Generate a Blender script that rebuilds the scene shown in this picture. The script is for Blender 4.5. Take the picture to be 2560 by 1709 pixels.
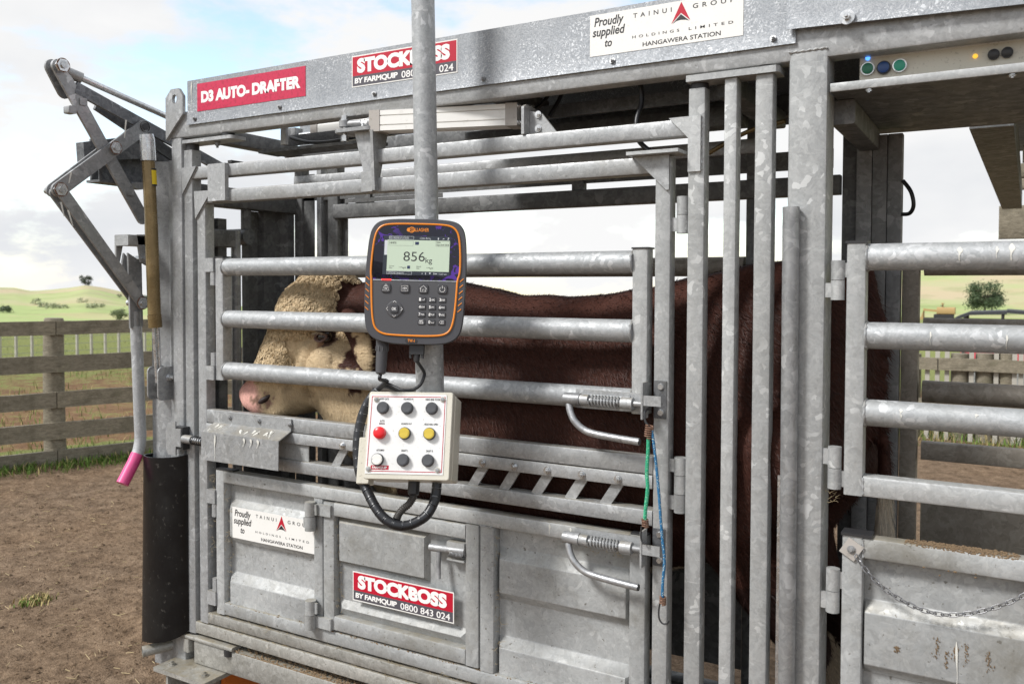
import bpy, bmesh, math, random
from mathutils import Vector, Matrix, noise
random.seed(7)
S = bpy.context.scene
for o in list(bpy.data.objects): bpy.data.objects.remove(o)
COL = S.collection

# ------------------------------------------------------------------ camera
EYE = 1.52
cd = bpy.data.cameras.new('camera'); cam = bpy.data.objects.new('camera', cd); COL.objects.link(cam)
cd.sensor_width = 36; cd.lens = 36 * 2150 / 2560; cd.shift_y = -70.5 / 2560
cd.clip_start = 0.05; cd.clip_end = 6000
CR = Matrix.Rotation(math.radians(29.95), 3, 'Z') @ Matrix.Rotation(math.radians(90 - 1.77), 3, 'X') @ Matrix.Rotation(math.radians(0.18), 3, 'Z')
cam.matrix_world = Matrix.Translation((0, 0, EYE)) @ CR.to_4x4()
cd.dof.use_dof = True; cd.dof.focus_distance = 2.35; cd.dof.aperture_fstop = 7.0
S.camera = cam

# ------------------------------------------------------------------ sky, sun, exposure
W = bpy.data.worlds.new('World'); S.world = W; W.use_nodes = True
SUN_EL, SUN_AZ = math.radians(46), math.radians(216)      # azimuth clockwise from +Y: behind-left of the camera
SKY_OFF = (6.2, 1.9, 1.1)
def world():
    nt = W.node_tree; nt.nodes.clear(); N = nt.nodes.new; L = nt.links.new
    out = N('ShaderNodeOutputWorld'); bg = N('ShaderNodeBackground'); sky = N('ShaderNodeTexSky')
    sky.sky_type = 'NISHITA'; sky.sun_disc = False; sky.sun_elevation = SUN_EL; sky.sun_rotation = SUN_AZ
    sky.air_density = 1.0; sky.dust_density = .5
    tc = N('ShaderNodeTexCoord'); mp = N('ShaderNodeMapping'); mp.inputs['Scale'].default_value = (1.0, 1.0, 2.6); mp.inputs['Location'].default_value = SKY_OFF
    n1 = N('ShaderNodeTexNoise'); n1.inputs['Scale'].default_value = 3.4; n1.inputs['Detail'].default_value = 7; n1.inputs['Roughness'].default_value = .6
    n2 = N('ShaderNodeTexNoise'); n2.inputs['Scale'].default_value = 3.1; n2.inputs['Detail'].default_value = 6
    mp2 = N('ShaderNodeMapping'); mp2.inputs['Location'].default_value = (3.1, 1.7, .4); mp2.inputs['Scale'].default_value = (1, 1, 2.2)
    L(tc.outputs['Generated'], mp.inputs['Vector']); L(mp.outputs[0], n1.inputs['Vector'])
    L(tc.outputs['Generated'], mp2.inputs['Vector']); L(mp2.outputs[0], n2.inputs['Vector'])
    rm = N('ShaderNodeMapRange'); rm.inputs[1].default_value = .335; rm.inputs[2].default_value = .50; rm.interpolation_type = 'SMOOTHSTEP'
    L(n1.outputs['Fac'], rm.inputs[0])
    cr = N('ShaderNodeValToRGB'); e = cr.color_ramp.elements
    e[0].position = .34; e[0].color = (6.6, 6.75, 7.0, 1); e[1].position = .54; e[1].color = (7.9, 7.9, 7.9, 1)
    L(n2.outputs['Fac'], cr.inputs[0])
    mul = N('ShaderNodeMix'); mul.data_type = 'RGBA'; mul.blend_type = 'MULTIPLY'; mul.inputs[0].default_value = 1
    mul.inputs[7].default_value = (2.75, 2.55, 2.3, 1)
    L(sky.outputs[0], mul.inputs[6])
    mx = N('ShaderNodeMix'); mx.data_type = 'RGBA'
    L(rm.outputs[0], mx.inputs[0]); L(mul.outputs[2], mx.inputs[6]); L(cr.outputs[0], mx.inputs[7])
    L(mx.outputs[2], bg.inputs['Color']); bg.inputs['Strength'].default_value = .1
    L(bg.outputs[0], out.inputs[0])
world()
sd = bpy.data.lights.new('sun', 'SUN'); sun = bpy.data.objects.new('sun', sd); COL.objects.link(sun)
sd.energy = 3.3; sd.angle = math.radians(12); sd.color = (1, .985, .96)
sv = Vector((math.sin(SUN_AZ) * math.cos(SUN_EL), math.cos(SUN_AZ) * math.cos(SUN_EL), math.sin(SUN_EL)))
sun.rotation_euler = (-sv).to_track_quat('-Z', 'Y').to_euler()
S.view_settings.view_transform = 'Standard'; S.view_settings.look = 'None'
S.view_settings.exposure = 0.28; S.view_settings.gamma = 1.0; S.view_settings.use_curve_mapping = False
S.render.engine = 'CYCLES'; S.render.resolution_x = 1024; S.render.resolution_y = 683
S.cycles.max_bounces = 8

# ------------------------------------------------------------------ survey helpers (photo pixel -> real point on a known plane)
def ray(px, py): return CR @ Vector(((px - 1280) / 2150, -(py - 784) / 2150, -1))
def at(px, py, Y):
    d = ray(px, py); return Vector((0, 0, EYE)) + d * (Y / d.y)
def atX(px, py, X):
    d = ray(px, py); return Vector((0, 0, EYE)) + d * (X / d.x)

# ------------------------------------------------------------------ object helpers
OFF = {}
def tag(o, label=None, cat=None, group=None, kind=None):
    if label: o['label'] = label
    if cat: o['category'] = cat
    if group: o['group'] = group
    if kind: o['kind'] = kind
    return o
def thing(name, label, cat, loc=(0, 0, 0), rot=None, group=None):
    o = bpy.data.objects.new(name, None); COL.objects.link(o); o.empty_display_size = .05
    o.location = loc
    if rot is not None: o.matrix_world = Matrix.Translation(loc) @ rot.to_4x4(); OFF[o] = Vector((0, 0, 0))
    else: OFF[o] = Vector(loc)
    return tag(o, label, cat, group)
def link(name, me, mat, parent=None, label=None):
    o = bpy.data.objects.new(name, me); COL.objects.link(o)
    if mat is not None:
        me.materials.clear(); me.materials.append(mat)
    if parent is not None:
        o.parent = parent; OFF[o] = OFF[parent]
    else: OFF[o] = Vector((0, 0, 0))
    if label: o['label'] = label
    return o
def finish(me, ang=40):
    for p in me.polygons: p.use_smooth = True
    me.set_sharp_from_angle(angle=math.radians(ang))

def frame_from(d):
    d = d.normalized(); a = Vector((0, 0, 1)) if abs(d.z) < .9 else Vector((1, 0, 0))
    u = d.cross(a).normalized(); return u, d.cross(u).normalized()

class MB:
    def __init__(s): s.v = []; s.f = []
    def add(s, vs, fs):
        b = len(s.v); s.v += [Vector(v) for v in vs]; s.f += [tuple(i + b for i in f) for f in fs]; return s
    def box(s, x0, x1, y0, y1, z0, z1):
        return s.add([(x0,y0,z0),(x1,y0,z0),(x1,y1,z0),(x0,y1,z0),(x0,y0,z1),(x1,y0,z1),(x1,y1,z1),(x0,y1,z1)],
                     [(0,3,2,1),(4,5,6,7),(0,1,5,4),(1,2,6,5),(2,3,7,6),(3,0,4,7)])
    def rhs(s, ax, x0, x1, y0, y1, z0, z1, r=.005, seg=2):
        # rounded-corner hollow-section bar along axis ax
        lo = (x0, y0, z0); hi = (x1, y1, z1); a = 'xyz'.index(ax); b, c = (a + 1) % 3, (a + 2) % 3
        r = min(r, (hi[b]-lo[b])*.49, (hi[c]-lo[c])*.49); ring = []
        for (cb, cc, t0) in ((hi[b]-r, hi[c]-r, 0), (lo[b]+r, hi[c]-r, 90), (lo[b]+r, lo[c]+r, 180), (hi[b]-r, lo[c]+r, 270)):
            for k in range(seg + 1):
                t = math.radians(t0 + 90 * k / seg); ring.append((cb + r*math.cos(t), cc + r*math.sin(t)))
        n = len(ring); vs = []
        for e in (lo[a], hi[a]):
            for q in ring:
                v = [0, 0, 0]; v[a] = e; v[b] = q[0]; v[c] = q[1]; vs.append(v)
        fs = [(i, (i+1) % n, n + (i+1) % n, n + i) for i in range(n)] + [tuple(range(n-1, -1, -1)), tuple(range(n, 2*n))]
        return s.add(vs, fs)
    def tube(s, pts, r, n=10, caps=True, closed=False):
        pts = [Vector(p) for p in pts]; m = len(pts); rs = r if isinstance(r, (list, tuple)) else [r]*m
        u = None; vs = []
        for i, p in enumerate(pts):
            if closed: d = pts[(i+1) % m] - pts[i-1]
            else: d = pts[min(i+1, m-1)] - pts[max(i-1, 0)]
            d.normalize()
            if u is None: u, w = frame_from(d)
            else:
                u = (u - d * u.dot(d)).normalized(); w = d.cross(u)
            for k in range(n):
                t = 2*math.pi*k/n; vs.append(p + (u*math.cos(t) + w*math.sin(t)) * rs[i])
        fs = []
        for i in range(m if closed else m-1):
            j = (i+1) % m
            for k in range(n): fs.append((i*n+k, i*n+(k+1) % n, j*n+(k+1) % n, j*n+k))
        if caps and not closed: fs += [tuple(range(n-1, -1, -1)), tuple((m-1)*n+k for k in range(n))]
        return s.add(vs, fs)
    def cyl(s, p0, p1, r, n=16): return s.tube([p0, p1], r, n)
    def prism(s, poly, ax, a0, a1):
        # poly in the two other axes (order: x->(y,z), y->(x,z), z->(x,y))
        n = len(poly); vs = []
        for e in (a0, a1):
            for p in poly:
                vs.append({'x': (e, p[0], p[1]), 'y': (p[0], e, p[1]), 'z': (p[0], p[1], e)}[ax])
        return s.add(vs, [tuple(range(n)), tuple(range(2*n-1, n-1, -1))] + [(i, n+i, n+(i+1) % n, (i+1) % n) for i in range(n)])
    def ring_plate(s, outer, inner, ax, a0, a1):
        n = len(outer); vs = []
        for e in (a0, a1):
            for poly in (outer, inner):
                for p in poly: vs.append({'x': (e, p[0], p[1]), 'y': (p[0], e, p[1]), 'z': (p[0], p[1], e)}[ax])
        fs = []
        for i in range(n):
            j = (i+1) % n
            fs += [(i, j, n+j, n+i), (2*n+i, 3*n+i, 3*n+j, 2*n+j), (i, 2*n+i, 2*n+j, j), (n+i, n+j, 3*n+j, 3*n+i)]
        return s.add(vs, fs)
    def ball(s, c, r, n=10, m=6):
        r = r if isinstance(r, (list, tuple)) else (r, r, r); vs = [(c[0], c[1], c[2]-r[2])]; fs = []
        for i in range(1, m):
            t = math.pi*i/m - math.pi/2
            for k in range(n):
                a = 2*math.pi*k/n; vs.append((c[0]+r[0]*math.cos(t)*math.cos(a), c[1]+r[1]*math.cos(t)*math.sin(a), c[2]+r[2]*math.sin(t)))
        vs.append((c[0], c[1], c[2]+r[2])); T = len(vs)-1
        for k in range(n): fs.append((0, 1+(k+1) % n, 1+k)); fs.append((T, T-n+k, T-n+(k+1) % n))
        for i in range(m-2):
            for k in range(n): fs.append((1+i*n+k, 1+i*n+(k+1) % n, 1+(i+1)*n+(k+1) % n, 1+(i+1)*n+k))
        return s.add(vs, fs)
    def helix(s, p0, p1, R, r, turns, n=6, per=14):
        p0, p1 = Vector(p0), Vector(p1); d = p1-p0; u, w = frame_from(d); N = int(turns*per)
        return s.tube([p0 + d*(i/N) + (u*math.cos(2*math.pi*i/per) + w*math.sin(2*math.pi*i/per))*R for i in range(N+1)], r, n)
    def bolt(s, p, d, r=.009, h=.007, washer=True):
        p = Vector(p); d = Vector(d).normalized()
        if washer: s.tube([p, p + d*.0018], r*1.35, 14)
        s.tube([p + d*.0015, p + d*h], r, 6); s.tube([p + d*h, p + d*(h*1.6)], r*.5, 8); return s
    def bar(s, p0, p1, w, t, up=(0, 0, 1)):
        # flat bar from p0 to p1, width w along up-ish, thickness t
        p0, p1, up = Vector(p0), Vector(p1), Vector(up); d = (p1-p0).normalized(); a = (up - d*up.dot(d)).normalized(); b = d.cross(a)
        vs = [p + a*(sa*w/2) + b*(sb*t/2) for p in (p0, p1) for sa, sb in ((-1,-1),(1,-1),(1,1),(-1,1))]
        return s.add(vs, [(3,2,1,0),(4,5,6,7),(0,1,5,4),(1,2,6,5),(2,3,7,6),(3,0,4,7)])
    def build(s, name, mat, parent=None, label=None, ang=40):
        off = OFF[parent] if parent is not None else Vector((0, 0, 0))
        me = bpy.data.meshes.new(name); me.from_pydata([v - off for v in s.v], [], s.f); me.update()
        bm = bmesh.new(); bm.from_mesh(me); bmesh.ops.recalc_face_normals(bm, faces=bm.faces); bm.to_mesh(me); bm.free()
        finish(me, ang); return link(name, me, mat, parent, label)

def spline(pts, n=8):
    pts = [Vector(p) for p in pts]; out = []
    for i in range(len(pts)-1):
        p0, p1, p2, p3 = pts[max(i-1, 0)], pts[i], pts[i+1], pts[min(i+2, len(pts)-1)]
        for k in range(n):
            t = k/n; out.append(.5*((2*p1) + (p2-p0)*t + (2*p0-5*p1+4*p2-p3)*t*t + (3*p1-p0-3*p2+p3)*t**3))
    return out + [pts[-1]]
def rrect(x0, x1, z0, z1, r, seg=5):
    o = []
    for cx, cz, t0 in ((x1-r, z1-r, 0), (x0+r, z1-r, 90), (x0+r, z0+r, 180), (x1-r, z0+r, 270)):
        for k in range(seg+1):
            t = math.radians(t0+90*k/seg); o.append((cx+r*math.cos(t), cz+r*math.sin(t)))
    return o

# lettering: built-in font outlines, fitted into a rectangle of the plane y = const (reads from -Y)
TC = {}
def text2d(s, bold=0., shear=0., sp=1.):
    k = (s, bold, shear, sp)
    if k not in TC:
        cu = bpy.data.curves.new('t', 'FONT'); cu.body = s; cu.size = 1; cu.offset = bold; cu.shear = shear; cu.space_character = sp; cu.resolution_u = 4
        o = bpy.data.objects.new('t', cu); COL.objects.link(o); dg = bpy.context.evaluated_depsgraph_get(); dg.update()
        me = bpy.data.meshes.new_from_object(o.evaluated_get(dg))
        vs = [(v.co.x, v.co.y) for v in me.vertices]; fs = [tuple(p.vertices) for p in me.polygons]
        bpy.data.objects.remove(o); bpy.data.curves.remove(cu); bpy.data.meshes.remove(me); TC[k] = (vs, fs)
    return TC[k]
def put_text(mb, s, x0, x1, z0, z1, y, bold=0., shear=0., sp=1., keep=False):
    vs, fs = text2d(s, bold, shear, sp)
    if not vs: return mb
    ax, bx = min(v[0] for v in vs), max(v[0] for v in vs); az, bz = min(v[1] for v in vs), max(v[1] for v in vs)
    kx, kz = (x1-x0)/(bx-ax), (z1-z0)/(bz-az)
    if keep:
        k = min(kx, kz); cx, cz = (x0+x1)/2, (z0+z1)/2
        return mb.add([(cx+(v[0]-(ax+bx)/2)*k, y, cz+(v[1]-(az+bz)/2)*k) for v in vs], fs)
    return mb.add([(x0+(v[0]-ax)*kx, y, z0+(v[1]-az)*kz) for v in vs], fs)
def flat(mb, poly, y): return mb.add([(p[0], y, p[1]) for p in poly], [tuple(range(len(poly)))])

# ------------------------------------------------------------------ materials
MATS = {}
def mat(name, col, rough=.5, metal=0., **k):
    m = bpy.data.materials.new(name); m.use_nodes = True; b = m.node_tree.nodes['Principled BSDF']
    b.inputs['Base Color'].default_value = (*col, 1); b.inputs['Roughness'].default_value = rough; b.inputs['Metallic'].default_value = metal
    for i, v in k.items(): b.inputs[i.replace('_', ' ')].default_value = v
    MATS[name] = m; return m
class NT:
    def __init__(s, m): s.t = m.node_tree; s.b = s.t.nodes['Principled BSDF']
    def n(s, ty, **k):
        o = s.t.nodes.new('ShaderNode' + ty)
        for a, v in k.items():
            if a.startswith('i_'):
                key = a[2:]; key = int(key) if key.isdigit() else key.replace('_', ' ')
                o.inputs[key].default_value = v
            else: setattr(o, a, v)
        return o
    def l(s, a, b): s.t.links.new(a, b)
    def co(s, kind='Object'): return s.n('TexCoord').outputs[kind]
    def noise(s, vec, scale, detail=4, rough=.5, dist=0.):
        o = s.n('TexNoise'); o.inputs['Scale'].default_value = scale; o.inputs['Detail'].default_value = detail; o.inputs['Roughness'].default_value = rough; o.inputs['Distortion'].default_value = dist
        s.l(vec, o.inputs['Vector']); return o
    def ramp(s, fac, stops):
        o = s.n('ValToRGB'); e = o.color_ramp.elements
        while len(e) < len(stops): e.new(.5)
        for q, (p, c) in zip(e, stops): q.position = p; q.color = (*c, 1) if len(c) == 3 else c
        s.l(fac, o.inputs[0]); return o.outputs[0]
    def mix(s, fac, a, b, mode='MIX'):
        o = s.n('Mix', data_type='RGBA', blend_type=mode)
        for sock, v in ((o.inputs[0], fac), (o.inputs[6], a), (o.inputs[7], b)):
            if hasattr(v, 'is_linked') or hasattr(v, 'links'): s.l(v, sock)
            elif isinstance(v, (int, float)): sock.default_value = v
            else: sock.default_value = (*v, 1)
        return o.outputs[2]
    def math(s, op, a, b=0., clamp=False):
        o = s.n('Math', operation=op, use_clamp=clamp)
        for sock, v in ((o.inputs[0], a), (o.inputs[1], b)):
            if isinstance(v, (int, float)): sock.default_value = v
            else: s.l(v, sock)
        return o.outputs[0]
    def rng(s, v, a, b, c=0., d=1.):
        o = s.n('MapRange'); s.l(v, o.inputs[0])
        for i, q in enumerate((a, b, c, d)): o.inputs[i+1].default_value = q
        return o.outputs[0]
    def bump(s, h, strength=.3, dist=.002):
        o = s.n('Bump'); o.inputs['Strength'].default_value = strength; o.inputs['Distance'].default_value = dist; s.l(h, o.inputs['Height']); s.l(o.outputs[0], s.b.inputs['Normal']); return o

def galv(name, lo, mid, hi, scale=55., metal=.35, rough=.48, dirt=.25, dust=0., flake=.5, bump=.12):
    m = mat(name, mid, rough, metal); t = NT(m); co0 = t.co(); oi = t.n('ObjectInfo')
    ofs = t.n('VectorMath', operation='ADD'); t.l(co0, ofs.inputs[0]); cmb = t.n('CombineXYZ'); rsc = t.math('MULTIPLY', oi.outputs['Random'], 37.)
    for q in range(3): t.l(rsc, cmb.inputs[q])
    t.l(cmb.outputs[0], ofs.inputs[1]); co = ofs.outputs[0]
    nz = t.noise(co, 18, 3); warp = t.mix(.06, co, nz.outputs['Color'])
    v = t.n('TexVoronoi'); v.inputs['Scale'].default_value = scale*1.5; v.inputs['Randomness'].default_value = 1; t.l(warp, v.inputs['Vector'])
    sep = t.n('SeparateColor'); t.l(v.outputs['Color'], sep.inputs[0])
    v2 = t.n('TexVoronoi'); v2.inputs['Scale'].default_value = scale*4.2; t.l(warp, v2.inputs['Vector'])
    sep2 = t.n('SeparateColor'); t.l(v2.outputs['Color'], sep2.inputs[0])
    big = t.noise(co, 5, 5, .6)
    f = t.math('ADD', t.math('MULTIPLY', sep.outputs[0], .20), t.math('MULTIPLY', big.outputs[0], .46)); f = t.math('ADD', f, t.math('MULTIPLY', sep2.outputs[1], .22)); f = t.math('ADD', f, .06)
    col = t.ramp(f, [(.18, lo), (.5, mid), (.82, hi)])
    fl = t.rng(sep.outputs[1], .85, .87); fl2 = t.rng(t.noise(co, 11, 2).outputs[0], .42, .62)
    col = t.mix(t.math('MULTIPLY', t.math('MULTIPLY', fl, fl2), flake), col, tuple(min(1, c*1.45) for c in hi))
    pv = t.rng(oi.outputs['Random'], 0, 1, .86, 1.10); hsv = t.n('HueSaturation'); t.l(pv, hsv.inputs['Value']); t.l(col, hsv.inputs['Color']); col = hsv.outputs[0]
    mpv = t.n('Mapping'); mpv.inputs['Scale'].default_value = (60, 60, 3.); t.l(co, mpv.inputs[0]); drip = t.rng(t.noise(mpv.outputs[0], 1., 3, .6).outputs[0], .60, .70)
    col = t.mix(t.math('MULTIPLY', drip, .16), col, tuple(c*.55 for c in mid))
    mps = t.n('Mapping'); mps.inputs['Scale'].default_value = (14, 14, 300.); mps.inputs['Rotation'].default_value = (.5, .9, .3); t.l(co, mps.inputs[0]); scr_ = t.rng(t.noise(mps.outputs[0], 1., 2, .5).outputs[0], .70, .74)
    col = t.mix(t.math('MULTIPLY', scr_, .35), col, tuple(min(1, c*1.35) for c in hi))
    if dirt:
        d = t.rng(t.noise(co, 2.7, 8, .68).outputs[0], .52, .72)
        col = t.mix(t.math('MULTIPLY', d, dirt), col, (.16, .145, .11))
        sp = t.rng(t.noise(co, 90, 2).outputs[0], .68, .74)
        col = t.mix(t.math('MULTIPLY', sp, dirt*1.2, True), col, (.12, .11, .09))
    if dust:
        g = t.n('NewGeometry'); sx = t.n('SeparateXYZ'); t.l(g.outputs['Normal'], sx.inputs[0])
        up = t.rng(sx.outputs[2], .35, .85); dn = t.rng(t.noise(co, 14, 6, .7).outputs[0], .3, .6)
        col = t.mix(t.math('MULTIPLY', t.math('MULTIPLY', up, dn), dust), col, (.27, .235, .17))
    t.l(col, t.b.inputs['Base Color'])
    r = t.math('ADD', t.math('MULTIPLY', sep.outputs[2], .22), rough - .08); t.l(r, t.b.inputs['Roughness'])
    t.bump(t.math('ADD', t.noise(co, 160, 3).outputs[0], t.math('MULTIPLY', sep.outputs[0], .6)), bump, .0012)
    return m
GT = galv('galvanised_tube', (0.27, 0.279, 0.284), (0.365, 0.373, 0.378), (0.477, 0.486, 0.491), 62, dirt=.35, dust=.6, flake=.42)
GR = galv('galvanised_round_rail', (0.278, 0.291, 0.3), (0.378, 0.392, 0.4), (0.505, 0.513, 0.522), 56, metal=.3, rough=.55, dirt=.2, dust=.1, flake=.55)
GP = galv('galvanised_post', (0.297, 0.306, 0.306), (0.392, 0.401, 0.401), (0.5, 0.508, 0.504), 50, dirt=.15, dust=.3, flake=.58)
GS = galv('galvanised_sheet', (0.288, 0.298, 0.298), (0.381, 0.391, 0.391), (0.474, 0.484, 0.479), 48, metal=.25, rough=.56, dirt=.65, dust=.75, flake=.25)
GF = galv('spangled_cover_sheet', (.19, .205, .22), (.30, .315, .335), (.50, .51, .52), 210, metal=.5, rough=.48, dirt=.1, dust=0, flake=.6, bump=.2)
GB = galv('muddy_base_steel', (.23, .225, .205), (.35, .345, .32), (.5, .49, .46), 50, dirt=.75, dust=.95, flake=.2)
GD = galv('dark_old_steel', (.07, .075, .08), (.135, .14, .15), (.23, .235, .245), 38, metal=.5, rough=.5, dirt=.3)
GI = galv('inner_dark_sheet', (.075, .077, .078), (.13, .132, .132), (.215, .217, .215), 26, metal=.25, rough=.6, dirt=.1)  # dark grey steel for inner and far members
GL = galv('grey_linkage_steel', (.21, .215, .22), (.31, .315, .32), (.43, .435, .44), 30, metal=.45, rough=.45, dirt=.2)
ZB = galv('bright_zinc', (.42, .43, .44), (.58, .59, .6), (.8, .8, .8), 60, metal=.85, rough=.28, dirt=.1)
BRASS = mat('worn_bronze', (.40, .30, .16), .25, .35)
def _br():
    t = NT(BRASS); co = t.co(); c = t.ramp(t.noise(co, 14, 5, .6).outputs[0], [(.35, (.17, .12, .052)), (.6, (.25, .18, .085)), (.75, (.33, .26, .15))]); t.l(c, t.b.inputs['Base Color']); t.l(t.rng(t.noise(co, 30, 4).outputs[0], .3, .7, .18, .34), t.b.inputs['Roughness'])
_br()
RUST = galv('rusty_wire', (.09, .045, .03), (.16, .085, .055), (.27, .16, .11), 200, metal=.2, rough=.7, dirt=.2)
GH = galv('rubbed_grey_handle', (.23, .235, .245), (.34, .345, .355), (.5, .505, .51), 40, metal=.6, rough=.36, dirt=.3, flake=.2)
GQ = galv('far_grey_post', (.15, .153, .155), (.22, .223, .225), (.32, .322, .322), 26, metal=.2, rough=.6, dirt=.25)  # mid grey steel of the far box posts
FR = galv('brown_grimed_rail', (.19, .165, .135), (.28, .25, .21), (.38, .35, .30), 30, metal=.15, rough=.6, dirt=.4, flake=.1)
PLAST = mat('black_plastic', (.028, .028, .03), .45)
RUB = mat('black_poly', (.012, .0125, .014), .33, Specular_IOR_Level=.3)
def _rub():
    t = NT(RUB); co = t.co(); sp = t.rng(t.noise(co, 55, 4, .6).outputs[0], .62, .72); st = t.rng(t.noise(co, 5, 5, .6).outputs[0], .45, .75)
    c = t.mix(t.math('MULTIPLY', sp, .3), (.006, .0063, .0072), (.2, .19, .17)); c = t.mix(t.math('MULTIPLY', st, .12), c, (.07, .065, .055)); t.l(c, t.b.inputs['Base Color'])
    t.l(t.math('ADD', t.math('MULTIPLY', st, .3), .3), t.b.inputs['Roughness']); t.bump(t.noise(co, 30, 5).outputs[0], .15, .003)
_rub()
def speck(name, col, col2, rough=.5, s=70, amt=.5, lo=.6, hi=.72, **k):
    m = mat(name, col, rough, **k); t = NT(m); co = t.co()
    f = t.rng(t.noise(co, s, 3, .6).outputs[0], lo, hi); g = t.rng(t.noise(co, 6, 5).outputs[0], .4, .75)
    c = t.mix(t.math('MULTIPLY', f, amt), col, col2); c = t.mix(t.math('MULTIPLY', g, amt*.45), c, col2); t.l(c, t.b.inputs['Base Color']); t.bump(t.noise(co, 120, 2).outputs[0], .05, .001); return m
CREAM = speck('cream_powder_coat', (.66, .63, .54), (.22, .2, .15), .42, 160, .5)
WHITE = speck('white_label', (.80, .80, .79), (.42, .40, .35), .4, 150, .5)
STW = speck('white_sticker', (.8, .79, .76), (.55, .53, .48), .38, 120, .3)
RED = speck('faded_red_vinyl', (.56, .022, .075), (.36, .012, .045), .4, 90, .6, .5, .62)
RED2 = speck('red_vinyl', (.48, .008, .03), (.3, .008, .02), .36, 90, .4)
GREYV = speck('grey_vinyl', (.085, .08, .095), (.06, .055, .065), .4, 90, .4)
INK = mat('black_ink', (.02, .02, .022), .45); LWHITE = mat('white_lettering', (.85, .84, .82), .4)
GRYINK = mat('grey_ink', (.16, .15, .16), .45)
TIRE = mat('tyre_rubber', (.02, .02, .02), .8)
# ================================================================== THE CATTLE CRUSH: main frame
YF = 1.95; T = .04
crush = thing('cattle_crush', 'galvanised steel cattle crush frame with sheet cover and head bail', 'cattle crush', (-1.4, 2.2, 0))
def rb(name, ax, x0, x1, y0, y1, z0, z1, m, p, r=.005, label=None): return MB().rhs(ax, x0, x1, y0, y1, z0, z1, r).build(name, m, p, label)
rb('post', 'z', -2.452, -2.401, YF, YF+.05, .1, 2.014, GT, crush, .006)
rb('top_beam', 'x', -2.452, .75, YF, YF+.05, 2.015, 2.10, GT, crush, .006)
rb('main_post', 'z', -.425, -.342, YF-.002, YF+.085, .05, 2.034, GP, crush, .009, 'wide galvanised post between front and rear gates')
rb('main_post', 'z', .62, .70, YF-.002, YF+.085, .05, 2.034, GP, crush, .009)
# lifting lug: chamfered plate with a hole
def lug():
    out = [(-2.462, 2.01), (-2.377, 2.09), (-2.377, 2.15), (-2.398, 2.176), (-2.435, 2.176), (-2.462, 2.15)]
    hole = []; c = (-2.418, 2.142)
    dense = []
    for i in range(6):
        a, b = out[i], out[(i+1) % 6]
        for k in range(4): dense.append((a[0]+(b[0]-a[0])*k/4, a[1]+(b[1]-a[1])*k/4))
    for p in dense:
        t = math.atan2(p[1]-c[1], p[0]-c[0]); hole.append((c[0]+.012*math.cos(t), c[1]+.015*math.sin(t)))
    MB().ring_plate(dense, hole, 'y', YF-.0125, YF-.0005).build('lifting_lug', GT, crush)
lug()
# folded cover sheets along the top, lower strip kicked outwards
def cover(name, x0, x1, z0, z1, y, back=.09, label=None, slope=0.):
    k = z0 + .034; pr = [(y-.0065, z0), (y-.002, k), (y-.002, z1), (y+back, z1+.006), (y+back, z1+.004), (y, z1-.002), (y, k), (y-.0045, z0)]
    b = MB().prism(pr, 'x', x0, x1)
    for v in b.v: v.z += slope*(v.x-x0)
    return b.build(name, GF, crush, label, 20)
cover('cover_sheet', -2.365, -.41, 2.052, 2.197, YF-.001)
c2 = cover('cover_sheet', -.427, .75, 2.0805, 2.34, YF-.013, label='upper cover sheet over the rear bay', slope=-.036)
for x in (-2.325, -1.944, -1.575, -1.209, -.841, -.458):
    b = MB(); b.bolt((x, YF-.0075, 2.069), (0, -1, .25), .0052, .0055); b.build('cover_screw', GL, crush)
b = MB(); b.tube([(-.302, YF-.021, 2.087), (-.302, YF-.026, 2.087)], .0155, 20); b.bolt((-.302, YF-.025, 2.087), (0, -1, 0), .0075, .012, False); b.build('cover_bolt', ZB, crush)
# loose guide pipe standing against the wide post
MB().tube([(-.408, YF-.019, .06), (-.409, YF-.019, .9), (-.412, YF-.019, 1.696)], .0178, 18).build('guide_pipe', GL, crush, 'dull round pipe standing against the wide post')
MB().rhs('z', -.4405, -.4265, YF+.01, YF+.05, .06, 1.10, .002).build('edge_strip', ZB, crush)
# pivot bars beside the post
MB().prism([(-.654, YF-.012), (-.45, YF-.012), (-.444, YF-.004), (-.444, YF+.05), (-.654, YF+.05)], 'z', 1.995, 2.0095).build('pivot_cap_plate', GP, crush)
rb('pivot_bar', 'z', -.567, -.5375, YF-.003, YF+.037, .08, 1.994, GP, crush)
rb('pivot_bar', 'z', -.497, -.4575, YF-.003, YF+.037, .08, 1.994, GP, crush)
for x, z0, z1 in ((-.632, 1.981, 1.9945), (-.478, 2.010, 2.0145), (-2.20, 2.003, 2.0145), (-2.37, 1.972, 1.992)):
    MB().cyl((x, YF+.022, z0), (x, YF+.022, z1), .021, 20).build('pivot_bush', PLAST, crush)
MB().prism(rrect(-2.394, -2.155, YF-.008, YF+.06, .012, 3), 'z', 1.9925, 2.0035).build('pivot_cap_plate', GT, crush)
MB().bolt((-2.25, YF+.02, 1.9915), (0, 0, -1), .008, .012).build('pivot_bolt', GL, crush)
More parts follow.
